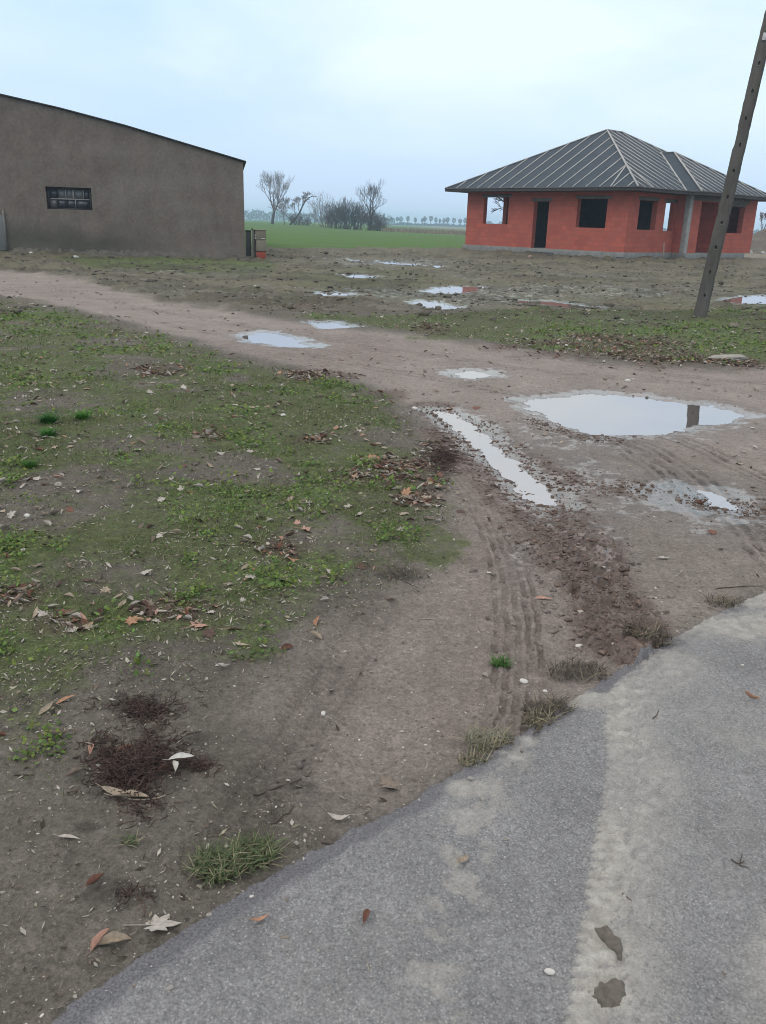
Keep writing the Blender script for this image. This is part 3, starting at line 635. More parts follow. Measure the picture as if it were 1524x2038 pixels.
def build_house():
    H = tag(empty('unfinished_house', (HOUSE_XY[0], HOUSE_XY[1], 0), HD), 'unfinished red block bungalow with open windows under dark battened hip roof', 'house')
    BR = brick_mat()
    CON = simple_mat('plinth_concrete', (.30, .29, .27), (.20, .195, .185), 3, .9, .2, .3, .01)
    LIN = simple_mat('lintel_concrete', (.20, .185, .165), (.145, .125, .11), 4)
    COLM = simple_mat('column_concrete', (.43, .42, .395), (.30, .29, .27), 3.5, .9, .2, .3, .01)
    FOIL = simple_mat('dark_blue_foil', (.018, .026, .045), (.03, .035, .05), 8, .45, .4)
    FEL = simple_mat('roof_membrane', (.028, .041, .055), (.042, .056, .073), 1.5, .75, .25, .1, .01)
    WOOD = simple_mat('grey_batten_wood', (.47, .455, .44), (.36, .35, .335), 4, .85)
    FAS = simple_mat('fascia_board', (.085, .075, .072), (.055, .05, .05), 5, .85)
    DARK = simple_mat('rough_rafter_wood', (.10, .075, .055), (.06, .045, .035), 5, .95)
    z = HZ; T = .30
    # local x = v (along the right side), y = u (along the front)
    INN = simple_mat('inner_block_painted_shade', (.07, .055, .05), (.05, .04, .038), 3, .95)  # block colour darkened to stand in for the shade of the rooms
    P_front = lambda u, w, zz: (w, u, zz); P_right = lambda v, w, zz: (v, w, zz)
    top = z+HWALL-.16
    o = lambda a, b, c, d: (a, b, z+c, z+d)
    wf = [o(7.66, 9.48, 1.19, 2.61), o(4.88, 5.88, 0.0, 2.40), o(1.26, 3.06, 1.13, 2.53)]
    wr = [o(.95, 2.66, 1.11, 2.52), o(3.46, 4.42, 1.08, 2.50)]
    wall_mesh('wall', BR, H, 0, HW, z, top, T, wf, P_front)
    wall_mesh('wall', BR, H, T, 4.58, z, top, T, wr, P_right)
    wall_mesh('wall', BR, H, -PW+.27, .0, z, top, .25, [], lambda u, w, zz: (4.60+w, u, zz))
    ww = [o(5.85, 7.95, 0.0, 2.62), o(8.45, 10.87, 1.08, 2.50)]
    wall_mesh('wall', BR, H, 4.932, 11.47, z, top, T, ww, lambda v, w, zz: (v, -PW+w, zz))
    wall_mesh('wall', BR, H, -PW+.302, HW-.302, z, top, T, [o(4.1, 5.55, .85, 2.75)], lambda u, w, zz: (HL-w, u, zz))
    wall_mesh('wall', BR, H, .302, HL, z, top, T, [o(1.05, 3.25, .9, 2.75), o(6, 8, 1.1, 2.5)], lambda v, w, zz: (v, HW-w, zz))
    wall_mesh('wall', BR, H, 11.472, HL, z, top, T, [], lambda v, w, zz: (v, -PW+w, zz))
    # inner walls and the porch recess
    wall_mesh('partition', INN, H, 1.6, HW-.31, z, top, .24, [o(7.6, 8.6, 0, 2.1)], lambda u, w, zz: (4.62+w, u, zz))
    wall_mesh('partition', INN, H, .31, 4.6, z, top, .15, [], lambda v, w, zz: (v, 6.6+w, zz))
    wall_mesh('partition', INN, H, 6.4, 11.9, z, top, .24, [o(9.2, 10.2, 0, 2.1)], lambda v, w, zz: (v, 1.15+w, zz))
    wall_mesh('partition', BR, H, 5.3, 7.99, z, top, .24, [], lambda v, w, zz: (v, .42+w, zz))
    wall_mesh('partition', BR, H, -PW+.31, 1.14, z, top, .24, [], lambda u, w, zz: (8.0+w, u, zz))
    MB().box(-.04, HL+.06, -.02, HW+.18, z-.34, z-.003).box(4.56, 11.56, -PW-.08, -.021, z-.34, z-.004).build('plinth', CON, H, .012)
    for bx in ((-.075, -.042, 4.3, 5.9, z-.42, z-.20), (-.075, -.042, -.10, .35, z-.44, z-.24), (4.2, 5.0, -PW-.14, -PW-.083, z-.45, z-.29)):
        MB().box(*bx).build('damp_proof_foil', FOIL, H)
    MB().box(4.597, 4.929, -PW-.004, -PW+.266, z-.002, top).build('column', COLM, H, .01)
    MB().box(4.935, 11.40, -PW-.0045, -PW+.1, z+2.66, top).build('ring_beam', LIN, H)
    for a, b, c, d in wf:
        MB().box(-.005, .12, a-.18, b+.18, d+.002, d+.16).build('lintel', LIN, H)
    for a, b, c, d in wr:
        MB().box(a-.16, b+.16, -.005, .12, d+.002, d+.16).build('lintel', LIN, H)
    MB().box(8.3, 11.03, -PW-.008, -PW+.11, z+2.502, z+2.66).build('lintel', LIN, H)
    # roof: two closed hipped solids, membrane on top
    ze = z+HWALL; R = empty('roof', (0, 0, 0)); R.parent = H
    SL = RISE/(HW/2+OV); th = .17
    def hip(name, x0, x1, y0, y1, ridge, dz=0.0):
        V = [(x0, y0, ze-th+dz), (x1, y0, ze-th+dz), (x1, y1, ze-th+dz), (x0, y1, ze-th+dz), (x0, y0, ze), (x1, y0, ze), (x1, y1, ze), (x0, y1, ze), ridge[0], ridge[1]]
        return V
    hw2 = HW/2; L2 = HL+OV
    V = hip('main', -OV, L2, -OV, HW+OV, ((hw2, hw2, ze+RISE), (HL-hw2, hw2, ze+RISE)))
    me = mesh('membrane', V, [(4, 8, 7), (5, 6, 9), (4, 5, 9, 8), (6, 7, 8, 9)], FEL); link('membrane', me, R)
    me = mesh('eave_board', V, [(0, 4, 7, 3), (1, 2, 6, 5), (0, 1, 5, 4), (2, 3, 7, 6)], FAS); link('eave_board', me, R)
    me = mesh('soffit', [(a[0], a[1], a[2]) for a in V[:4]], [(0, 3, 2, 1)], DARK); link('soffit', me, R)
    y0 = -PW-OV; x0, x1 = 4.784-OV, 11.47+OV; xc = (x0+x1)/2; wr_ = (x1-x0)/2*SL
    e = .004
    Vw = [(x0, y0, ze-th-e), (x1, y0, ze-th-e), (x1, 4.0, ze-th-e), (x0, 4.0, ze-th-e), (x0, y0, ze), (x1, y0, ze), (x1, 4.0, ze), (x0, 4.0, ze), (xc, y0+(x1-x0)/2, ze+wr_), (xc, 4.0, ze+wr_)]
    me = mesh('membrane', Vw, [(4, 5, 8), (4, 8, 9, 7), (5, 6, 9, 8)], FEL); link('membrane', me, R)
    me = mesh('eave_board', Vw, [(0, 1, 5, 4), (0, 4, 7, 3), (1, 2, 6, 5)], FAS); link('eave_board', me, R)
    me = mesh('soffit', Vw[:4], [(0, 3, 2, 1)], DARK); link('soffit', me, R)
    W_, Hh = .052, .035
    def bat(p, q_, up, w=W_): MB().bar(p, q_, w, Hh, up).build('batten', WOOD, R)
    nf = (-SL, 0, 1); nr_ = (0, -SL, 1); nl = (0, SL, 1); nb = (SL, 0, 1)
    k = 0; u = -OV+.55
    while u < HW+OV-.3:
        run = min(u+OV, HW+OV-u)
        if run > .35: bat((-OV, u, ze), (-OV+run-.04, u, ze+(run-.04)*SL), nf)
        u += .80
    v = -OV+.62
    while v < HL+OV-.3:
        lim = min(v+OV, HL+OV-v, hw2+OV); s0 = 0
        if v > x0:
            s0 = max(0, min(v-x0, x1-v)) if v < x1 else 0
            s0 = max(s0, .0)+.12
        if lim-s0 > .3: bat((v, -OV+s0, ze+s0*SL), (v, -OV+lim-.04, ze+(lim-.04)*SL), nr_)
        v += .66
    v = x0+.45
    while v < x1-.2:
        run = min(v-x0, x1-v)
        if run > .3: bat((v, y0, ze), (v, y0+run-.04, ze+(run-.04)*SL), nr_)
        v += .66
    for sgn in range(5):
        u = HW-.8*sgn*2
        run = min(u+OV, HW+OV-u, hw2+OV)
    for v in np.arange(-OV+1, HL+OV-.5, .9):
        run = min(v+OV, HL+OV-v, hw2+OV)
        bat((v, HW+OV, ze), (v, HW+OV-run+.04, ze+(run-.04)*SL), nl)
    # hip, valley and fan boards
    hb = lambda p, q_, w=.09: MB().bar(p, q_, w, .045, (0, 0, 1)).build('hip_board', WOOD, R)
    hb((-OV, -OV, ze), (hw2, hw2, ze+RISE)); hb((-OV, HW+OV, ze), (hw2, hw2, ze+RISE)); hb((hw2, hw2, ze+RISE), (HL-hw2, hw2, ze+RISE)); hb((HL+OV, -OV, ze), (HL-hw2, hw2, ze+RISE))
    hb((x0, y0, ze), (xc, y0+(x1-x0)/2, ze+wr_)); hb((x1, y0, ze), (xc, y0+(x1-x0)/2, ze+wr_)); hb((xc, y0+(x1-x0)/2, ze+wr_), (xc, 3.3, ze+wr_))
    val = (xc, -OV+(xc-x0), ze+wr_)
    for dx, dy in ((.14, -.02), (-.16, .03)):
        MB().bar((x0+dx, -OV+dy, ze+.01), (val[0]+dx, val[1]+dy, val[2]+.01), .075, .04, (0, 0, 1)).build('valley_board', WOOD, R)
    hp = (1.15, 1.15, ze+(1.15+OV)*SL)
    for p in ((-OV, .55, ze), (.45, -OV, ze)):
        q2 = hp
        MB().bar(p, q2, .06, .05, (0, 0, 1)).build('batten', WOOD, R)
    # eave edge strip, paler than the fascia
    es = MB(); es.bar((-OV-.012, -OV-.02, ze-.035), (-OV-.012, HW+OV+.02, ze-.035), .03, .045); es.bar((-OV+.02, -OV-.012, ze-.035), (x0-.02, -OV-.012, ze-.035), .03, .045)
    es.bar((x0-.012, y0-.02, ze-.037), (x0-.012, -OV-.03, ze-.037), .03, .047); es.bar((x0+.02, y0-.012, ze-.037), (x1, y0-.012, ze-.037), .03, .047)
    es.build('drip_edge', simple_mat('drip_edge_wood', (.17, .155, .145), (.12, .11, .105), 5), R)
    # heap of bricks and boards seen dark behind the door
    h = lambda v, u: (HOUSE_XY[0]+_ev[0]*v+_eu[0]*u, HOUSE_XY[1]+_ev[1]*v+_eu[1]*u)
    return h, WOOD

# ------------------------------------------------------------------ barn, pole, cabinet
def build_barn():
    rz = atan2(_bt[1], _bt[0])       # local x runs left along the wall, local y = towards the camera side
    B = tag(empty('barn', (BARN_A[0], BARN_A[1], 0), rz), 'long low barn with stained brown rendered wall and one small window', 'barn')
    m, nt, b = new_mat('stained_render', .95, .1); q = NT(nt)
    P = q.n('ShaderNodeTexCoord').outputs['Object']; sx = q.n('ShaderNodeSeparateXYZ'); q.l(P, sx.inputs[0])
    n1 = q.noise(P, .55, 5, .6); n2 = q.noise(q.scaled(P, (2.2, 1, .28)), 1.3, 5, .6); n3 = q.noise(P, 9, 5, .65); n4 = q.noise(P, 40, 4, .7)
    c = q.mix(q.ramp(q.noise(P, 1.4, 5, .65), .3, .7), (.138, .114, .096), (.198, .163, .138))
    c = q.mix(q.ramp(n2, .55, .75, 0, .45), c, (.108, .093, .082))
    c = q.mix(q.ramp(n1, .52, .30, 0, .6), c, (.225, .195, .172))
    c = q.mix(1.0, c, q.mix(n3, (.58, .58, .58), (1.42, 1.42, 1.42)), 'MULTIPLY')
    c = q.mix(1.0, c, q.mix(n4, (.7, .7, .7), (1.3, 1.3, 1.3)), 'MULTIPLY')
    # damp stain low on the left part of the wall, and the lighter crumbling foot
    damp = q.math('MULTIPLY', q.ramp(q.math('ADD', sx.outputs[2], q.math('MULTIPLY', q.math('SUBTRACT', n1, .5), 2.2)), 1.35, .55), q.ramp(q.math('ADD', sx.outputs[0], q.math('MULTIPLY', n3, 1.5)), 3.6, 6.2))
    c = q.mix(q.math('MULTIPLY', damp, .68), c, (.066, .066, .052))
    patch = q.math('MULTIPLY', q.ramp(q.math('ADD', sx.outputs[2], q.math('MULTIPLY', n3, .9)), .95, .55), q.ramp(q.noise(P, 1.1, 4), .42, .60))
    c = q.mix(q.math('MULTIPLY', patch, .55), c, (.205, .178, .15))
    q.l(c, b.inputs['Base Color'])
    bm = q.bump(n3, .35, .03); bm = q.bump(n4, .4, .01, bm); q.l(bm, b.inputs['Normal'])
    prof = [(0, 3.66), (1.0, 3.93), (2.0, 4.17), (4.41, 4.76), (6.75, 5.25), (8.85, 5.62), (11, 5.93), (13.5, 6.15), (16, 6.2)]
    prof += [(32-a, c_) for a, c_ in prof[-2::-1]]
    def zt(s):
        for (a, c_), (d, e) in zip(prof, prof[1:]):
            if a <= s <= d: return c_+(e-c_)*(s-a)/(d-a)
    # front gable wall with one window: vertical strips
    w0, w1, wz0, wz1 = 5.88, 7.57, 1.70, 2.51; T = .35; D = 24.0
    ss = sorted({*[a for a, _ in prof], w0, w1, 9.2}); V = []; F = []
    def quad(p): i = len(V); V.extend(p); F.append((i, i+1, i+2, i+3))
    for a, c_ in zip(ss, ss[1:]):
        if w0-1e-6 <= a and c_ <= w1+1e-6:
            quad([(a, 0, -.3), (c_, 0, -.3), (c_, 0, wz0), (a, 0, wz0)]); quad([(a, 0, wz1), (c_, 0, wz1), (c_, 0, zt(c_)), (a, 0, zt(a))])
        else: quad([(a, 0, -.3), (c_, 0, -.3), (c_, 0, zt(c_)), (a, 0, zt(a))])
    quad([(0, 0, -.3), (0, 0, 3.66), (0, -D, 3.66), (0, -D, -.3)]); quad([(32, 0, -.3), (32, -D, -.3), (32, -D, 3.66), (32, 0, 3.66)])
    for a, c_ in zip(ss, ss[1:]): quad([(a, -D, -.3), (a, -D, zt(a)), (c_, -D, zt(c_)), (c_, -D, -.3)])
    quad([(w0, 0, wz0), (w0, -T, wz0), (w0, -T, wz1), (w0, 0, wz1)]); quad([(w1, 0, wz0), (w1, 0, wz1), (w1, -T, wz1), (w1, -T, wz0)])
    quad([(w0, 0, wz0), (w1, 0, wz0), (w1, -T, wz0), (w0, -T, wz0)]); quad([(w0, 0, wz1), (w0, -T, wz1), (w1, -T, wz1), (w1, 0, wz1)])
    link('wall', mesh('wall', V, F, m), B)
    # roof sheet
    V = []; F = []
    rp = [(-.12, 3.655)]+prof[1:-1]+[(32.12, 3.655)]
    for s, zc in rp:
        for y in (.10, -D-.1):
            V += [(s, y, zc+.012), (s, y, zc+.062)]
    for i in range(len(rp)-1):
        a = i*4; c_ = a+4
        F += [(a+1, c_+1, c_+3, a+3), (a, a+2, c_+2, c_), (a, c_, c_+1, a+1), (a+2, a+3, c_+3, c_+2)]
    F += [(0, 1, 3, 2), (len(V)-4, len(V)-2, len(V)-1, len(V)-3)]
    link('roof', mesh('roof', V, F, simple_mat('roof_sheet', (.06, .055, .052), (.04, .037, .036), 3, .8)), B)
    # window
    FR = simple_mat('rusty_window_frame', (.035, .033, .034), (.065, .058, .052), 12, .8); LT = simple_mat('grey_glazing_bar', (.36, .34, .32), (.24, .225, .21), 9, .8)
    fr = MB(); y = -.16
    fr.box(w0, w0+.10, y-.05, y, wz0, wz1).box(w1-.10, w1, y-.05, y, wz0, wz1).box(w0+.10, w1-.10, y-.05, y, wz1-.09, wz1).box(w0+.10, w1-.10, y-.05, y, wz0, wz0+.05)
    W = fr.build('window', FR, B)
    MB().box(w0+.10, w1-.12, y-.03, y+.012, wz0+.36, wz0+.40).build('glazing_bar', LT, W)
    for s, a, c_, wd in ((6.58, .40, .72, .055), (6.86, .40, .72, .03), (7.16, .40, .72, .02), (6.20, .40, .72, .03), (6.52, .05, .36, .022), (6.86, .05, .36, .02), (7.2, .05, .36, .02)):
        MB().box(s-wd/2, s+wd/2, y-.03, y+.006, wz0+a, wz0+c_).build('glazing_bar', LT if wd > .021 else FR, W)
    G1 = simple_mat('dusty_pane', (.105, .108, .118), (.15, .148, .145), 5, .35, .5); G2 = simple_mat('dark_pane', (.03, .033, .042), (.055, .058, .066), 4, .25, .5)
    for s0, s1, a, c_, g in ((5.99, 6.20, .41, .72, G2), (6.22, 6.55, .41, .72, G1), (6.62, 6.84, .41, .72, G1), (6.88, 7.14, .41, .72, G1), (7.17, 7.46, .41, .72, G2), (5.99, 6.5, .06, .355, G2), (6.54, 6.84, .06, .355, G2), (6.88, 7.18, .06, .355, G2), (7.22, 7.46, .06, .355, G1)):
        MB().box(s0, s1, y-.022, y-.016, wz0+a, wz0+c_).build('pane', g, W)
    # crumbling rubble footing along the wall
    FT = simple_mat('crumbled_footing', (.15, .135, .115), (.085, .078, .066), 5, .95, .1, .6, .03)
    V = []; F = []; n = 90
    for i in range(n+1):
        s = 9.15*i/n; a = random.uniform(.05, .17); h_ = random.uniform(.08, .24)
        V += [(s, .0, h_+.03), (s, a*.5+.03, h_), (s, a+.06, -.2)]
    for i in range(n):
        a = i*3; F += [(a, a+3, a+4, a+1), (a+1, a+4, a+5, a+2)]
    link('footing', mesh('footing', V, F, FT), B)
    # grey sheet leaf at the left edge of the photograph
    dm = simple_mat('grey_sheet_metal', (.185, .185, .18), (.14, .142, .14), 2, .7, .3)
    d = MB(); d.box(9.22, 12.2, .01, .07, .12, 1.42); dd = d.build('door', dm, B, .01)
    MB().box(9.16, 9.22, .005, .085, .05, 1.62).build('door_post', simple_mat('post_concrete', (.2, .185, .165), (.15, .14, .125), 6), dd)

def build_pole():
    b = G(1392, 632); zb = float(terrain(np.array([b[0]]), np.array([b[1]]))[0][0])
    Po = tag(empty('concrete_pole', (b[0], b[1], zb)), 'tall weathered concrete utility pole leaning to the right', 'utility pole')
    m, nt, bb = new_mat('weathered_concrete', .92, .15); q = NT(nt); P = q.n('ShaderNodeTexCoord').outputs['Object']
    n1 = q.noise(q.scaled(P, (1, 1, .2)), 6, 5, .65); n2 = q.noise(P, 45, 4, .7)
    c = q.mix(q.ramp(n1, .3, .7), (.072, .066, .060), (.135, .125, .113)); c = q.mix(1.0, c, q.mix(n2, (.65, .65, .65), (1.3, 1.3, 1.3)), 'MULTIPLY')
    c = q.mix(q.ramp(q.noise(P, 3.0, 4), .55, .72, 0, .5), c, (.10, .108, .068))
    q.l(c, bb.inputs['Base Color']); q.l(q.bump(n2, .5, .01), bb.inputs['Normal'])
    # tapered shaft with chipped edges
    V = []; F = []; Hp = 9.2; n = 120; rr = random.Random(3)
    prof8 = []
    for i in range(n+1):
        t = i/n; z = -1.0+(Hp+1.0)*t; wx = .118-.040*t; wy = .098-.034*t; ch = .018
        pts = [(-wx+ch, -wy), (wx-ch, -wy), (wx, -wy+ch), (wx, wy-ch), (wx-ch, wy), (-wx+ch, wy), (-wx, wy-ch), (-wx, -wy+ch)]
        for k, (x, y) in enumerate(pts):
            j = rr.gauss(0, .0022)
            chip = .018 if (rr.random() < .045) else 0
            if k in (0, 7) and 3.02 < z < 3.40: chip = .022     # larger break on the left edge
            f = 1-chip/max(abs(x)+abs(y), .05)
            V.append((x*f+j, y*f+rr.gauss(0, .0022), z))
    for i in range(n):
        for k in range(8):
            a = i*8+k; b_ = i*8+(k+1) % 8; F.append((a, b_, b_+8, a+8))
    F.append(tuple(range(n*8, n*8+8)))
    lean = np.array([.0945, 0.02])
    rz = radians(-28)
    def place(o): o.rotation_mode = 'XYZ'
    R = Matrix.Rotation(math.atan(lean[0]), 4, 'Y') @ Matrix.Rotation(-math.atan(lean[1]), 4, 'X') @ Matrix.Rotation(rz, 4, 'Z')
    Po.rotation_euler = R.to_euler()
    link('shaft', mesh('shaft', V, F, m), Po)
    hm = simple_mat('painted_hole_shade', (.018, .016, .015), (.03, .027, .025), 20)  # near-black colour paints the shade inside the pole's holes
    rim = simple_mat('hole_rim', (.17, .16, .145), (.12, .11, .10), 20)
    z = .42
    while z < 9:
        t = (z+1)/(Hp+1); wy = .098-.034*t; wx = .118-.04*t
        for face in (0, 1):
            if face == 1 and rr.random() < .55: continue
            # ragged oval caps on the face, the holes' inner shade put into their colour
            Vh = []; Fh = []; k = 12; rx = .017+.005*rr.random(); rzz = .030+.008*rr.random()
            for i in range(k):
                a = 2*pi*i/k; w_ = 1+.25*rr.uniform(-1, 1)
                if face == 0: Vh.append((rx*cos(a)*w_+.012, -wy-.0035, z+rzz*sin(a)*w_))
                else: Vh.append((wx+.0035, rx*cos(a)*w_, z+.12+rzz*sin(a)*w_))
            for i in range(k):
                a = 2*pi*i/k
                if face == 0: Vh.append((rx*1.25*cos(a)+.012, -wy+.03, z+rzz*1.1*sin(a)))
                else: Vh.append((wx-.03, rx*1.25*cos(a), z+.12+rzz*1.1*sin(a)))
            Fh.append(tuple(range(k)) if face == 0 else tuple(range(k)))
            Fh += [(i, (i+1) % k, k+(i+1) % k, k+i) for i in range(k)]
            link('hole_shade_cap', mesh('hole_shade_cap', Vh, Fh, hm), Po)
            if face == 0 and rr.random() < .5:
                MB().box(-.012, .036, -wy-.008, -wy+.002, z-.052, z-.036).build('chipped_ledge', rim, Po, .004)
        z += .43+.03*rr.random()
    MB().box(-.03, .03, -.098, -.074, 4.78, 4.90).build('number_plate', simple_mat('pale_plate', (.55, .56, .56), (.45, .46, .46), 9, .6), Po, .004)

def build_cabinet():
    S = simple_mat('beige_grp_cabinet', (.235, .205, .155), (.185, .160, .122), 5, .75)
    E = tag(empty('utility_cabinet', (-5.30, 35.95, .02), radians(8)), 'beige utility cabinet on a red brick base at the barn corner', 'cabinet')
    MB().box(-.19, .22, -.17, .20, .30, .72).build('lower_body', S, E, .015)
    MB().box(-.22, .20, -.16, .20, .735, 1.10).build('upper_body', simple_mat('beige_cabinet_door', (.205, .185, .140), (.155, .138, .104), 6, .75), E, .02)
    MB().box(-.235, .225, -.18, .215, 1.10, 1.14).build('lid', simple_mat('cabinet_lid', (.26, .235, .19), (.20, .18, .14), 6), E, .012)
    MB().box(.02, .16, -.170, -.1605, .775, .81).build('label_plate', simple_mat('white_label', (.6, .6, .56), (.5, .5, .46), 12), E)
    MB().box(-.19, .18, -.165, .18, -.06, .285).build('brick_base', simple_mat('red_base_brick', (.34, .075, .048), (.24, .06, .042), 9, .9, .1, .3, .01), E, .01)
    MB().box(-.195, .225, -.175, .19, .286, .299).build('gap_shade_strip', simple_mat('painted_gap_shade', (.03, .025, .02), (.03, .025, .02)), E)  # solid strip, shade of the joint under the body painted as dark colour
    E = tag(empty('sheet_gate', (-5.80, 36.05, .0), radians(4)), 'dark metal sheet gate panel between the barn wall and the cabinet', 'gate')
    MB().box(-.145, .08, -.02, .02, .12, 1.12).build('panel', simple_mat('black_sheet', (.022, .020, .020), (.035, .032, .03), 4, .6, .3), E, .005)
    MB().box(-.13, .06, -.03, -.021, .10, .14).box(-.13, .06, -.03, -.021, 1.06, 1.10).build('rail', simple_mat('black_rail', (.03, .028, .028), (.045, .04, .04), 4), E)
    E = tag(empty('gate_post', (-5.635, 35.98, 0), radians(4)), 'slim grey steel post beside the dark sheet gate', 'post')
    MB().box(-.035, .035, -.03, .03, -.1, 1.14).build('shaft', simple_mat('grey_steel', (.165, .15, .14), (.12, .11, .10), 8, .7), E, .006)
    MB().box(-.06, .02, -.04, .03, 1.14, 1.19).build('cap', simple_mat('dark_cap', (.05, .045, .04), (.04, .035, .03), 8), E, .008)
    E = tag(empty('meter_board', (-5.50, 35.97, 0), radians(4)), 'dark brown board with two white knobs beside the cabinet', 'board')
    MB().box(-.09, .065, -.02, .02, .05, 1.15).build('board', simple_mat('dark_board', (.055, .045, .038), (.038, .032, .028), 7), E, .004)
    MB().box(-.02, .03, -.045, -.0205, .12, .55).build('cover_strip', simple_mat('pale_strip', (.15, .135, .12), (.11, .10, .09), 7), E, .004)
    for z in (.93, .83):
        V, F = tubes([(-.02, -.0205, z, -.02, -.055, z, .036, .028)], 10); F = [tuple(f) for f in F.tolist()]+[tuple(range(10, 20))]
        link('insulator', mesh('insulator', V, F, simple_mat('white_porcelain', (.7, .7, .68), (.6, .6, .58), 9, .3, .5), True), E)

# ------------------------------------------------------------------ trees
def branchy(seed, base, height, lean=(0, 0), spread=.5, levels=6, r0=.2, trunk=.25, kids=(2, 3), droop=0.0, up=.35, minr=.02, shrink=.74, curve=.18, side=.5):
    rr = random.Random(seed); segs = []; trunks = []
    def grow(p, d, l, r, lev):
        n = 3 if lev < 2 else 2
        for i in range(n):
            d2 = (d+Vector((rr.gauss(0, curve), rr.gauss(0, curve), rr.gauss(0, curve*.6)+up*.12-droop*.1))).normalized()
            q_ = p+d2*(l/n); r2 = max(minr, r*(1-.28/n*1.2))
            (trunks if lev == 0 else segs).append((*p, *q_, r, r2)); p, d, r = q_, d2, r2
            if lev >= 1 and rr.random() < side and lev < levels:
                sd = Vector((rr.gauss(0, 1), rr.gauss(0, 1), rr.gauss(.3, .6))).normalized()
                grow(p, (d*.6+sd*.7).normalized(), l*.55, max(minr, r*.55), max(lev+1, levels-1))
        if lev >= levels: return
        k = rr.randint(*kids)
        if lev == 0: k += 1
        a0 = rr.uniform(0, 2*pi)
        for i in range(k):
            a = a0+2*pi*i/k+rr.uniform(-.5, .5); s = spread*rr.uniform(.7, 1.3)
            ref = d.orthogonal().normalized(); b = d.cross(ref)
            d3 = (d+(ref*cos(a)+b*sin(a))*s*(1 if lev < 2 else .8)+Vector((0, 0, up*.5))).normalized()
            grow(p, d3, l*shrink*rr.uniform(.8, 1.2), max(minr, r*(.68 if k > 2 else .76)), lev+1)
    d0 = Vector((lean[0], lean[1], 1)).normalized()
    grow(Vector(base), d0, height*trunk, r0, 0)
    return trunks, segs
def scale_to(tr, sg, height):
    zmax = max(max(s[2], s[5]) for s in tr+sg); f = height/zmax
    g = lambda L: [tuple([c*f for c in s[:6]]+[s[6], s[7]]) for s in L]
    return g(tr), g(sg)
BARK = lambda n, c: simple_mat(n, c, tuple(a*.6 for a in c), 2, .95)
def bare_tree(name, loc, height, label, cat, group, mt, mc, **k):
    tr, sg = branchy(base=(0, 0, 0), height=height, **k); tr, sg = scale_to(tr, sg, height)
    T = tag(empty(name, loc), label, cat, group)
    V, F = tubes(tr, 7); link('trunk', mesh('trunk', V, F, mt, True), T)
    V, F = tubes(sg, 4); link('crown', mesh('crown', V, F, mc), T)
    return T
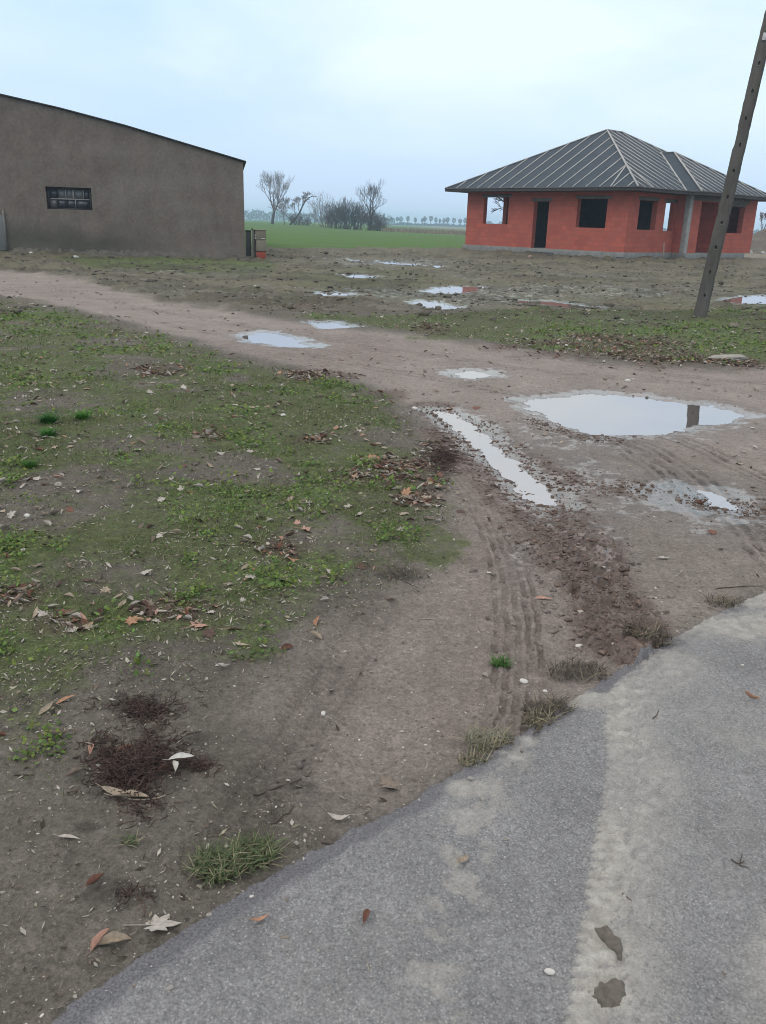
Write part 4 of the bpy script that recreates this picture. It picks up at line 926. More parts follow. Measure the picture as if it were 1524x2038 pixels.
def build_trees():
    TK = BARK('grey_bark', (.075, .062, .055)); TW = BARK('pinkish_twig', (.20, .135, .125)); DK = BARK('dark_twig', (.085, .062, .060)); BK = BARK('brush_twig', (.115, .085, .075))
    def gp(px, py, z=0): g = G(px, py, z); return (g[0], g[1], z-.05)
    grp = 'bare trees along the field boundary'
    p = at(542, 447, 240)
    bare_tree('bare_tree', p, 13.8, 'bare tree with a clean trunk and fan crown next to the barn', 'tree', grp, TK, TW, seed=8, lean=(.02, 0), spread=.40, levels=6, r0=.46, trunk=.23, up=.30, minr=.015, shrink=.80, curve=.09, side=.7)
    p = at(577, 449, 236)
    T = tag(empty('leaning_tree', p), 'bent bare tree leaning right with one long arched limb', 'tree', grp)
    L = [(0, 0, 0), (.7, 0, .9), (1.7, 0, 2.0), (2.6, .1, 3.2), (3.2, .1, 4.6), (4.0, .2, 6.0), (4.9, .2, 6.9), (6.0, .3, 7.4), (7.3, .3, 7.2)]
    tr = [(*a, *b, .34-.035*i, .34-.035*(i+1)) for i, (a, b) in enumerate(zip(L, L[1:]))]
    V, F = tubes(tr, 7); link('trunk', mesh('trunk', V, F, TK, True), T)
    sg = []
    for i, (b, ln) in enumerate(((L[2], (-.3, 0)), (L[3], (-.5, .1)), (L[4], (.0, 0)), (L[1], (-.9, 0)), (L[5], (.4, .2)))):
        a, c = branchy(30+i, (0, 0, 0), 5.5-.5*i, lean=ln, spread=.5, levels=5, r0=.11, trunk=.30, up=.3, minr=.02, curve=.1, side=.6); a, c = scale_to(a, c, (4.6, 4.2, 3.2, 6.0, 2.6)[i])
        sg += [tuple([s[0]+b[0], s[1]+b[1], s[2]+b[2], s[3]+b[0], s[4]+b[1], s[5]+b[2], s[6], s[7]]) for s in a+c]
    V, F = tubes(sg, 4); link('crown', mesh('crown', V, F, TW), T)
    p = at(566, 449, 238)
    bare_tree('bare_tree', p, 9.2, 'slender pale bare tree just left of the bent leaning tree', 'tree', grp, TW, TW, seed=11, lean=(.03, 0), spread=.30, levels=5, r0=.14, trunk=.30, up=.4, minr=.02, curve=.09, side=.7)
    p = at(735, 458, 186)
    bare_tree('bare_tree', p, 10.4, 'broad bare tree with many upright limbs at right end of thicket', 'tree', grp, TK, DK, seed=23, lean=(-.02, 0), spread=.46, levels=6, r0=.42, trunk=.14, kids=(2, 3), up=.30, minr=.014, shrink=.88, curve=.10, side=.6)
    # shrubs
    def shrub(px, py, D, h, n, rad, label, mat, seed, grpn='leafless shrubs of the thicket', minr=.015):
        rr = random.Random(seed); sg = []; st = []
        for i in range(n):
            a = rr.uniform(0, 2*pi); q_ = rr.uniform(0, rad); ln = (cos(a)*rr.uniform(.1, .75), sin(a)*rr.uniform(.1, .75))
            t, c = branchy(seed*100+i, (0, 0, 0), h, lean=ln, spread=.6, levels=3, r0=.055, trunk=.5, up=.22, minr=minr, curve=.12, side=.5)
            t, c = scale_to(t, c, h*rr.uniform(.3, 1.0)**1.2)
            ox, oy = cos(a)*q_, sin(a)*q_
            mv = lambda L: [tuple([s[0]+ox, s[1]+oy, s[2], s[3]+ox, s[4]+oy, s[5], s[6], s[7]]) for s in L]
            st += mv(t); sg += mv(c)
        V, F = tubes(st+sg, 4); tag(link('bare_shrub', mesh('bare_shrub', V, F, mat), None, at(px, py, D)), label, 'shrub', grpn)
    shrub(590, 452, 232, 3.6, 26, 1.8, 'brown low shrub at the foot of the bent leaning tree', BK, 41)
    shrub(612, 453, 225, 2.4, 14, 2.0, 'sparse low shrub in the gap left of the thicket', BK, 42)
    shrub(646, 455, 208, 8.2, 12, 1.2, 'tall thin stemmed shrub at left end of the thicket', TW, 43)
    shrub(657, 456, 204, 6.4, 16, 1.2, 'upright pinkish shrub second from left in the thicket', TW, 44)
    shrub(672, 456, 200, 6.6, 26, 2.0, 'dense dark shrub with arching top left of thicket centre', DK, 45)
    shrub(690, 457, 196, 7.4, 30, 2.4, 'dense dark rounded shrub at thicket centre', DK, 46)
    shrub(708, 458, 192, 6.6, 30, 2.2, 'dense dark shrub pressed against the broad bare tree', DK, 47)
    shrub(748, 459, 184, 4.2, 34, 2.0, 'brown shrub under the right limbs of the broad tree', BK, 48)
    shrub(757, 461, 178, 2.2, 18, 1.4, 'low brown shrub at right end of the thicket', BK, 49)
    bare_tree('bare_tree', (13.2, 84, 0), 6.4, 'bare tree behind the house glimpsed through its left window', 'tree', None, TK, DK, seed=61, spread=.6, levels=5, r0=.18, trunk=.24, kids=(3, 3), up=.15, droop=.1, minr=.018, curve=.14)
    p = at(1519, 464, 150)
    bare_tree('bare_tree', p, 6.2, 'hazy bare tree behind the earth mound at right edge', 'tree', None, TW, TW, seed=63, spread=.45, levels=5, r0=.16, trunk=.22, kids=(2, 3), up=.4, minr=.03, curve=.1)
def at(px, py, D, sink=.05):
    """a point at distance D (along the view's ground axis) under the pixel column, on the terrain"""
    d = cF+cR*(px-CX)/FPX-cU*(py-CY)/FPX; t = D/d[1]; x, y = d[0]*t, D
    z = float(base_h(np.array([x]), np.array([y]))[0]); return (x, y, z-sink)
def leaf_cloud(n, shape, size, r):
    """n small faces filling a crown shape(u) -> points"""
    P = shape(n, r); a = r.normal(size=(n, 3)); a /= np.linalg.norm(a, axis=1, keepdims=True); b = np.cross(a, r.normal(size=(n, 3))); b /= np.linalg.norm(b, axis=1, keepdims=True)
    s = size*r.uniform(.6, 1.4, (n, 1))
    V = np.stack([P-a*s, P+b*s, P+a*s, P-b*s], 1).reshape(-1, 3); F = np.arange(4*n).reshape(-1, 4)
    return V, F
def build_far():
    r = np.random.default_rng(5)
    FM = simple_mat('far_twig_mass', (.075, .07, .065), (.05, .047, .045), .3, .95); FT = BARK('far_bark', (.06, .055, .05))
    # far woodland: one mass along the horizon
    Vs = []; Fs = []; off = 0
    def h_at(az): return 6.2+3.0*fbm(np.array([az*9+3]), np.array([.5]), 3, 7)[0]
    for az in np.arange(-50, 50, .16):
        D = 960+r.uniform(-40, 60)
        if az < 0.2: hh = h_at(az)*r.uniform(.8, 1.15)*1.15*(1.15 if az < -5 else .95)
        elif az < 5: hh = r.uniform(1.6, 3.2)
        else: hh = r.uniform(3, 7)*(.8+.4*vnoise(np.array([az*1.2]), np.array([.2]), 3)[0])
        x, y = D*sin(radians(az)), D*cos(radians(az))
        def sh(n, g):
            p = g.normal(size=(n, 3)); p /= np.linalg.norm(p, axis=1, keepdims=True); p *= g.uniform(.3, 1, (n, 1))**.5
            return np.array([x, y, hh*.5])+p*np.array([2.6, 2.6, hh*.52])
        V, F = leaf_cloud(170, sh, .5, r); Vs.append(V); Fs.append(F+off); off += len(V)
    tag(link('far_woodland', mesh('far_woodland', np.vstack(Vs), np.vstack(Fs), FM)), 'blue hazy belt of woodland along the horizon', 'woodland', kind='stuff')
    # single avenue trees standing above it
    xs = [(778, 433, 1.0), (790, 432, .9), (797, 431, 1.5), (811, 430, 1.1), (826, 433, 1.0), (840, 434, .9), (845, 431, 1.1), (857, 430, 1.3), (867, 433, 1.05), (875, 436, .8), (883, 435, .9), (890, 433, 1.2), (903, 434, 1.2), (915, 436, 1.2), (925, 434, 1.1)]
    for i, (px, ty, wd) in enumerate(xs):
        x, y, z = at(px, 447, 900)
        hz = 444+.0304*(px-762); H = (hz-ty)/1790*900+1.55
        wide = wd > 1.15
        if i < 12 or True:
            kind = 'wide' if wide else ('slim' if wd < .95 else 'round')
        T = tag(empty('avenue_tree', (x, y, 0)), {'wide': 'broad crowned tree in the far blue row left of the house', 'slim': 'slim crowned tree in the far blue row left of the house', 'round': 'round crowned tree in the far blue row left of the house'}[kind], 'tree', 'far row of hazy trees')
        V, F = tubes([(0, 0, -.5, 0, 0, H*.6, .42, .30)], 6); link('trunk', mesh('trunk', V, F, FT), T)
        def sh(n, g):
            p = g.normal(size=(n, 3)); p /= np.linalg.norm(p, axis=1, keepdims=True); p *= g.uniform(.2, 1, (n, 1))**.45
            return np.array([0, 0, H*.70])+p*np.array([1.75*wd, 1.75*wd, H*.30])
        V, F = leaf_cloud(260, sh, .34, r); link('crown', mesh('crown', V, F, FM), T)
    # heap of soil at the right edge, with rubble at its foot
    SM = simple_mat('heaped_soil', (.105, .092, .076), (.16, .14, .115), 1.2, .95, .1, .6, .08)
    n = 48; V = []; F = []; cx, cy = 36.8, 80
    for i in range(n+1):
        for j in range(n):
            t = i/n; a = 2*pi*j/n; R_ = 7.2*t; x = cos(a)*R_*1.15; y = sin(a)*R_
            hh = 3.1*(1-sstep(0, 1, np.array(t)))
            nn = fbm(np.array([x/1.1+9]), np.array([y/1.1]), 4, 3)[0]-.5
            V.append((cx+x, cy+y, float(hh)+nn*.9*(1-t)-.08))
    for i in range(n):
        for j in range(n): F.append((i*n+j, (i+1)*n+j, (i+1)*n+(j+1) % n, i*n+(j+1) % n))
    tag(link('soil_heap', mesh('soil_heap', V, F, SM, True)), 'grey brown heap of dug soil at right edge of the photo', 'soil heap')
    ST = simple_mat('pale_rubble', (.42, .41, .38), (.28, .27, .25), 6, .9)
    for i, (px, py, s) in enumerate(((1490, 478, .34), (1497, 479, .26), (1484, 479, .2), (1522, 481, .24))):
        x, y, z = at(px, py, 75); me = rock_mesh(60+i, s, (1.2, .9, .75)); me.materials.append(ST)
        tag(link('rubble_stone', me, None, (x, y, z+s*.4), i*1.3), 'pale lump of rubble at the foot of the soil heap', 'rubble', 'rubble stones by the soil heap')
    # reeds and dry grass of the ditch beyond the first field
    DG = attr_mat('dry_reed', 'col', .9, .1, .2)
    m = 9000; x = r.uniform(-2, 44, m); bl = r.normal(0, 1, m)*4; y = 183-1.42*(x+4.5)+bl
    k = y > 70; x, y = x[k], y[k]; m = len(x)
    hgt = r.uniform(.35, .95, m); w = .035+.03*r.random(m); a = r.uniform(0, 2*pi, m); z = base_h(x, y)
    lx, ly = r.normal(0, .2, m), r.normal(0, .2, m)
    V = np.stack([np.stack([x-np.cos(a)*w, y-np.sin(a)*w, z], -1), np.stack([x+np.cos(a)*w, y+np.sin(a)*w, z], -1), np.stack([x+lx, y+ly, z+hgt], -1)], 1).reshape(-1, 3)
    c = np.array([.30, .255, .19])*r.uniform(.7, 1.2, (m, 1)); c = np.repeat(np.hstack([c, np.ones((m, 1))]), 3, 0)
    tag(link('dry_reeds', mesh('dry_reeds', V, np.arange(3*m).reshape(-1, 3), DG, cols={'col': c})), 'pale dry reeds and grass along the ditch across the field', 'reeds', kind='stuff')

# ------------------------------------------------------------------ small things on the ground
def rock_mesh(seed, s, sq=(1, 1, .7)):
    import bmesh
    bm = bmesh.new(); bmesh.ops.create_icosphere(bm, subdivisions=2, radius=s)
    rr = random.Random(seed); o = rr.uniform(0, 99)
    for v in bm.verts:
        d = v.co.normalized(); f = 1+.5*(fbm(np.array([d.x*1.3+o+d.z]), np.array([d.y*1.3-d.z*.7]), 3, 8)[0]-.5)*1.6
        v.co = Vector((d.x*sq[0], d.y*sq[1], d.z*sq[2]))*s*f
    me = bpy.data.meshes.new('stone'); bm.to_mesh(me); bm.free(); return me
def leaf_lance(r, L=1.0, W=.30, curl=.5, fold=.35, nx=9):
    V = []; F = []
    tw = r.uniform(-.6, .6); bend = r.uniform(-.5, .5)
    for i in range(nx+1):
        t = i/nx; w = W*.5*(sin(pi*min(1, t*1.02))**.8)*(1-.25*t)+.004
        x = (t-.5)*L; zc = curl*.30*(abs(2*t-1)**1.6)*L; yc = bend*.35*(t-.5)**2*L*2
        a = tw*(t-.5)
        for k, sgn in enumerate((-1, -.5, 0, .5, 1)):
            yy = sgn*w; zz = abs(sgn)**1.4*w*fold*2.0*r.uniform(.85, 1.15)
            V.append((x, yc+yy*cos(a)-zz*sin(a), zc+yy*sin(a)+zz*cos(a)))
    for i in range(nx):
        for k in range(4): b = i*5+k; F.append((b, b+5, b+6, b+1))
    b = len(V); p = V[2]; q_ = (p[0]-.22*L, p[1]+.05*L, p[2]+.03)
    for (x, y, z) in (p, q_): V += [(x, y-.012*L, z), (x, y+.012*L, z), (x, y, z+.014*L)]
    F += [(b, b+1, b+4, b+3), (b+1, b+2, b+5, b+4), (b+2, b, b+3, b+5)]
    return np.array(V), F
def leaf_lobed(r, crump=.16):
    lob = [(-150, .42), (-118, .30), (-92, .62), (-70, .44), (-48, .80), (-30, .50), (-16, .72), (0, 1.0), (16, .72), (30, .50), (48, .80), (70, .44), (92, .62), (118, .30), (150, .42), (172, .12), (188, .12)]
    pts = []
    for i, (a, q_) in enumerate(lob):
        b_, q2 = lob[(i+1) % len(lob)]
        if b_ < a: b_ += 360
        for t in (0, .5):
            aa = radians(a+(b_-a)*t); rr_ = (q_+(q2-q_)*t)*(1 if t == 0 else .93+.12*r.random())*.55
            pts.append((rr_*cos(aa), rr_*sin(aa)))
    n = len(pts); V = []; F = []
    ax = r.uniform(-.7, .7); c1 = r.uniform(.2, .9); ph = r.uniform(0, 6)
    def zf(x, y): return crump*(.7*sin(x*5+ph)+.6*sin(y*6+ph*2))*(hypot(x, y)/.55)+c1*.35*(x*cos(ax)+y*sin(ax))**2*1.6
    V.append((0, 0, 0))
    for f in (.33, .67, 1.0):
        for x, y in pts: V.append((x*f, y*f, zf(x*f, y*f)))
    for i in range(n): F.append((0, 1+i, 1+(i+1) % n))
    for k in range(2):
        for i in range(n): a = 1+k*n+i; b_ = 1+k*n+(i+1) % n; F.append((a, a+n, b_+n, b_))
    b = len(V); q_ = (-.62, r.uniform(-.1, .1), .06)
    for (x, y, z) in ((-.02, 0, .005), q_): V += [(x, y-.012, z), (x, y+.012, z), (x, y, z+.014)]
    F += [(b, b+1, b+4, b+3), (b+1, b+2, b+5, b+4), (b+2, b, b+3, b+5)]
    V = np.array(V); V[:, 2] -= np.percentile(V[:, 2], 15); return V, F
LEAFCOL = {'pale grey': (.43, .39, .35), 'beige': (.36, .295, .225), 'grey brown': (.225, .180, .145), 'tan orange': (.38, .215, .135), 'reddish brown': (.19, .095, .068), 'dark brown': (.105, .068, .055), 'pinkish': (.43, .265, .205), 'white': (.58, .56, .52)}
def tri(F):
    out = []
    for f in F:
        for i in range(1, len(f)-1): out.append((f[0], f[i], f[i+1]))
    return np.array(out)
def terr_z(x, y):
    h, m = terrain(np.asarray(x, float), np.asarray(y, float)); return h+.015*sstep(.0, .03, m['rd'])*(m['rd'] < 4.6)
def build_leaves():
    LM = attr_mat('dead_leaf', 'col', .8, .25, .12, 90)
    r = np.random.default_rng(21)
    kinds = []
    for i in range(8): kinds.append(('narrow', *leaf_lance(r, 1, r.uniform(.24, .42), r.uniform(-.4, .9), r.uniform(.2, 1.1))))
    for i in range(6): kinds.append(('lobed', *leaf_lobed(r, r.uniform(.08, .24))))
    cache = {}
    def data(ki, col):
        if (ki, col) not in cache:
            V, F = kinds[ki][1], kinds[ki][2]; c = np.tile(np.array([*LEAFCOL[col], 1.]), (len(V), 1))
            me = mesh('leaf', V, [tuple(f) for f in F], LM, True, {'col': c}); cache[(ki, col)] = me
        return cache[(ki, col)]
    def put(px, py, ki, col, size, rot, label, group=None, tilt=.15, z=None, lift=.006):
        g = G(px, py); zz = (float(terr_z([g[0]], [g[1]])[0]) if z is None else z)+lift
        o = link('fallen_leaf', data(ki, col), None, (g[0], g[1], zz)); o.scale = (size,)*3
        o.rotation_euler = (r.normal(0, tilt), r.normal(0, tilt), rot); tag(o, label, 'leaf', group)
    S = [(740, 911, 9, 'tan orange', .17, .4, 'big orange lobed leaf lying on the leaf pile of the left verge'),
         (258, 1240, 8, 'tan orange', .10, .3, 'large tan lobed leaf just right of the bright clover patch'),
         (630, 1243, 4, 'tan orange', .075, 1.5, 'small curled orange leaf on bare soil at the verge corner'),
         (606, 1058, 10, 'pinkish', .12, .2, 'pinkish brown lobed leaf on a bare spot amid the moss'),
         (1082, 1185, 3, 'pinkish', .085, .0, 'flat pink oval leaf beside the straight tyre marks'),
         (308, 1857, 11, 'pale grey', .112, .2, 'large silvery lobed leaf at the road edge bottom left'),
         (516, 1856, 1, 'tan orange', .05, .6, 'small curled tan leaf lying on the asphalt edge'),
         (729, 1846, 2, 'reddish brown', .05, 1.4, 'small reddish leaf lying on the open asphalt'),
         (362, 1533, 4, 'white', .075, .3, 'whitish crumpled leaf at right side of the dark twig heap'),
         (350, 1549, 2, 'white', .05, 1.9, 'small whitish scrap of leaf below the crumpled white leaf'),
         (768, 1566, 10, 'grey brown', .10, .4, 'grey brown lobed leaf pressed flat on soil near the road'),
         (392, 1252, 11, 'pinkish', .12, .9, 'pinkish lobed leaf among grey leaves above the twig heap'),
         (1490, 1411, 5, 'tan orange', .06, -.3, 'brown curled leaf on the road near right edge'),
         (192, 1771, 0, 'reddish brown', .055, 1.0, 'short reddish leaf on dark soil at lower left'),
         (806, 986, 8, 'tan orange', .10, .8, 'orange lobed leaf at lower end of the leaf pile'),
         (228, 1890, 6, 'beige', .075, .3, 'beige oval leaf lying under the silvery lobed leaf'),
         (203, 1886, 2, 'pinkish', .065, 1.2, 'pale pink leaf left of the beige oval leaf'),
         (140, 1680, 3, 'pale grey', .06, -.1, 'single pale leaf on bare soil at left below the twig heap'),
         (918, 1737, 7, 'beige', .055, .9, 'dry beige leaf scrap on the asphalt between dust tracks'),
         (1398, 992, 5, 'reddish brown', .09, .0, 'reddish brown leaf in the small puddle by tyre marks'),
         (1415, 1052, 8, 'reddish brown', .08, .4, 'rust coloured lobed leaf on mud at right edge'),
         (945, 806, 8, 'reddish brown', .12, .2, 'red brown leaf at the top end of the rut puddle'),
         (893, 805, 9, 'tan orange', .12, .9, 'orange brown leaf above left tip of the rut puddle'),
         (1155, 1214, 13, 'pale grey', .06, .4, 'pale crumpled leaf on the reddish churned rut'),
         (974, 1134, 12, 'white', .06, .5, 'small white leaf on the soil left of the tyre marks'),
         (1318, 1101, 11, 'pale grey', .075, .1, 'pale torn leaf on grey mud near the right edge'),
         (233, 1590, 1, 'beige', .085, -.2, 'long beige leaf on lower part of the twig heap'),
         (262, 1598, 4, 'beige', .10, .1, 'long dry leaf blade along the front of the twig heap'),
         (183, 1500, 6, 'pinkish', .055, 1.8, 'upright pinkish leaf left of the dark twig heap'),
         (150, 1552, 0, 'grey brown', .055, .7, 'small grey brown leaf left below the twig heap'),
         (250, 1503, 2, 'reddish brown', .065, .9, 'reddish leaf resting on top of the twig heap'),
         (118, 1476, 5, 'grey brown', .07, .8, 'grey brown leaf at right rim of the lower clover patch'),
         (132, 1402, 3, 'tan orange', .07, .6, 'tan narrow leaf above the lower clover patch'),
         (93, 1422, 7, 'beige', .065, 1.1, 'curled beige leaf at upper left of the lower clover patch')]
    for a in S: put(*a[:7], lift=.028 if 'white' in a[3] and a[1] > 1500 else .006)
    # scattered litter: the largest in the picture one by one, the rest as one mass
    def dens(x, y):
        h, m = terrain(x, y)
        vl = sstep(.3, -.3, m['vl']); vr = sstep(.3, -.4, m['vr'])
        d = .09*vl+.06*vr+1.7*m['litter']*(.3+.7*np.maximum(vl, vr))+.012+.03*vl*m['weed']
        d = d*(.25+1.5*sstep(.42, .68, fbm(x/.45, y/.45, 3, 131)))
        return h, np.where(m['rd'] > -.02, .002, d)*np.where((m['wet'] > .75) & (m['litter'] < .2), 0, 1)
    X = []; Y = []; Z = []
    for rmin, rmax, n in ((1.2, 3, 9000), (3, 6, 26000), (6, 12, 60000), (12, 24, 60000)):
        n = int(n*1.4); a = r.uniform(-radians(46), radians(46), n); rad = np.sqrt(r.uniform(rmin**2, rmax**2, n)); x, y = rad*np.sin(a), rad*np.cos(a)
        h, d = dens(x, y); area = radians(92)/2*(rmax**2-rmin**2)
        k = r.random(n) < d*area/n*LEAFD; X.append(x[k]); Y.append(y[k]); Z.append(h[k])
    X, Y, Z = map(np.concatenate, (X, Y, Z)); n = len(X)
    cols = list(LEAFCOL); pc = np.array([.34, .20, .24, .02, .04, .11, .05, .01])
    lit = litter_mask(X, Y)
    ci = r.choice(8, n, p=pc/pc.sum()); dk = r.random(n) < lit*.6; ci[dk] = r.choice([2, 4, 5, 6, 3], dk.sum(), p=[.3, .2, .38, .08, .04])
    ki = np.where(r.random(n) < .72, r.integers(0, 8, n), r.integers(8, 14, n))
    far = np.hypot(X, Y)
    size = np.where(ki < 8, r.uniform(.022, .070, n), r.uniform(.03, .085, n))*(1+.012*far)
    rot = r.uniform(0, 2*pi, n); tx, ty = r.normal(0, .22, n), r.normal(0, .22, n)
    order = np.argsort(-size/far*(np.abs(np.arctan2(X, Y)) < np.where(far < 2.2, .54, .47))); big = order[:300-len(S)]; rest = order[300-len(S):]
    # describe each by the landmark nearest to it
    LMK = [((260, 1500), 'beside the dark twig heap'), ((70, 1480), 'at the lower left clover patch'), ((230, 1235), 'by the bright clover left of centre'), ((460, 1720), 'by the double grass tuft'), ((310, 1857), 'near the silvery lobed leaf'),
           ((640, 1130), 'on the lower right of the mossy verge'), ((800, 940), 'in the leaf pile at the verge corner'), ((480, 1010), 'in the middle of the mossy verge'), ((560, 1160), 'along the lower rim of the mossy verge'), ((20, 1110), 'by the weed clump at the left edge'),
           ((1030, 1250), 'on the bare track by the straight tyre marks'), ((1200, 1150), 'on the churned rut'), ((1300, 1050), 'on the grey mud at right'), ((300, 1330), 'on the bare spot above the twig heap'), ((260, 900), 'on the upper left of the mossy verge'), ((620, 1420), 'on the bare soil near the road'), ((100, 980), 'on the bare patch at the left edge'), ((1200, 1750), 'on the asphalt')]
    lm = np.array([G(*a) for a, _ in LMK])
    adj = {'narrow': 'narrow', 'lobed': 'lobed'}
    for i in big:
        k = int(np.argmin(np.hypot(lm[:, 0]-X[i], lm[:, 1]-Y[i]))); c = cols[ci[i]]
        sz = 'small' if size[i] < .06 else 'larger'
        o = link('fallen_leaf', data(int(ki[i]), c), None, (X[i], Y[i], Z[i]+.006)); o.scale = (size[i],)*3; o.rotation_euler = (tx[i], ty[i], rot[i])
        tag(o, f"{sz} {c} {adj[kinds[ki[i]][0]]} dead leaf {LMK[k][1]}", 'leaf', 'dead leaves '+LMK[k][1])
    Vs = []; Fs = []; Cs = []; off = 0
    for k in range(14):
        s = rest[ki[rest] == k]
        if not len(s): continue
        V = kinds[k][1]; F = tri(kinds[k][2]); nv = len(V)
        p = V[None]*size[s][:, None, None]
        cz, sz_ = np.cos(rot[s])[:, None], np.sin(rot[s])[:, None]
        z = p[..., 2]+p[..., 0]*ty[s][:, None]+p[..., 1]*tx[s][:, None]
        x = p[..., 0]*cz-p[..., 1]*sz_; y = p[..., 0]*sz_+p[..., 1]*cz
        W = np.stack([x+X[s][:, None], y+Y[s][:, None], z+Z[s][:, None]+.006], -1)
        Vs.append(W.reshape(-1, 3)); Fs.append((F[None]+(off+np.arange(len(s))*nv)[:, None, None]).reshape(-1, 3)); off += len(s)*nv
        c = np.array([LEAFCOL[cols[j]] for j in ci[s]])*r.uniform(.75, 1.15, (len(s), 1)); Cs.append(np.repeat(np.hstack([c, np.ones((len(s), 1))]), nv, 0))
    nd = 300000; a = r.uniform(-radians(45), radians(45), nd); q_ = 1.25+13*r.random(nd)**1.6; x, y = q_*np.sin(a), q_*np.cos(a); h, m = terrain(x, y)
    vv = np.maximum(sstep(.3, -.4, m['vl']), sstep(.3, -.3, m['vr']))
    pr = (.035+.62*vv*(.35+.65*sstep(.38, .62, fbm(x/.22, y/.22, 3, 161)))+.4*m['litter'])*np.where(m['rd'] > -.03, .03, 1)*np.where(m['wet'] > .7, 0, 1)*(1-.55*m['lane'])
    k = r.random(nd) < pr; x, y, h, far2 = x[k], y[k], h[k], q_[k]; nd = len(x)
    ln = np.exp(r.normal(-5.25, .5, nd)).clip(.002, .014)*(1+.06*far2); wd = ln*r.uniform(.10, .45, nd); a = r.uniform(0, 2*pi, nd); tl = r.normal(0, .35, nd); t2 = r.normal(0, .35, nd)
    d1 = np.stack([np.cos(a), np.sin(a), tl], -1)*ln[:, None]; d2 = np.stack([-np.sin(a), np.cos(a), t2], -1)*wd[:, None]; c = np.stack([x, y, h+.004+.3*np.abs(tl)*ln], -1)
    V = np.stack([c-d1, c+d2, c+d1, c-d2], 1).reshape(-1, 3); b4 = np.arange(nd)[:, None]*4
    pal = np.array([(.40, .37, .32), (.27, .235, .185), (.13, .10, .08), (.055, .045, .036), (.30, .27, .20)])[r.choice(5, nd, p=[.26, .22, .22, .16, .14])]*r.uniform(.7, 1.2, (nd, 1))
    Vs.append(V); Fs.append(np.concatenate([b4+[0, 1, 2], b4+[0, 2, 3]])+off); off += len(V); Cs.append(np.repeat(np.hstack([pal, np.ones((nd, 1))]), 4, 0))
    tag(link('leaf_litter', mesh('leaf_litter', np.vstack(Vs), np.vstack(Fs), LM, True, {'col': np.vstack(Cs)})), 'countless small dead leaves strewn over both verges', 'leaf litter', kind='stuff')
    print('leaves', n)
LEAFD = 430.0
def blades(x, y, z, hgt, w, lean, r, col, segs=2):
    """grass blades: bent strips. arrays in -> V, F(tri), C"""
    n = len(x); a = r.uniform(0, 2*pi, n); dx, dy = np.cos(a), np.sin(a); px, py = -dy, dx
    rows = []
    for i in range(segs+1):
        t = i/segs; cx = x+dx*lean*hgt*t*t; cy = y+dy*lean*hgt*t*t; cz = z+hgt*t*(1-.35*np.minimum(1, lean)*t); ww = w*(1-t)**.7
        if i < segs:
            rows += [np.stack([cx-px*ww, cy-py*ww, cz], -1), np.stack([cx+px*ww, cy+py*ww, cz], -1)]
        else: rows.append(np.stack([cx, cy, cz], -1))
    V = np.stack(rows, 1); nv = V.shape[1]; f = []
    for i in range(segs-1): b = 2*i; f += [(b, b+1, b+3), (b, b+3, b+2)]
    b = 2*(segs-1); f.append((b, b+1, b+2))
    F = (np.array(f)[None]+(np.arange(n)*nv)[:, None, None]).reshape(-1, 3)
    return V.reshape(-1, 3), F, np.repeat(np.hstack([col, np.ones((n, 1))]), nv, 0)
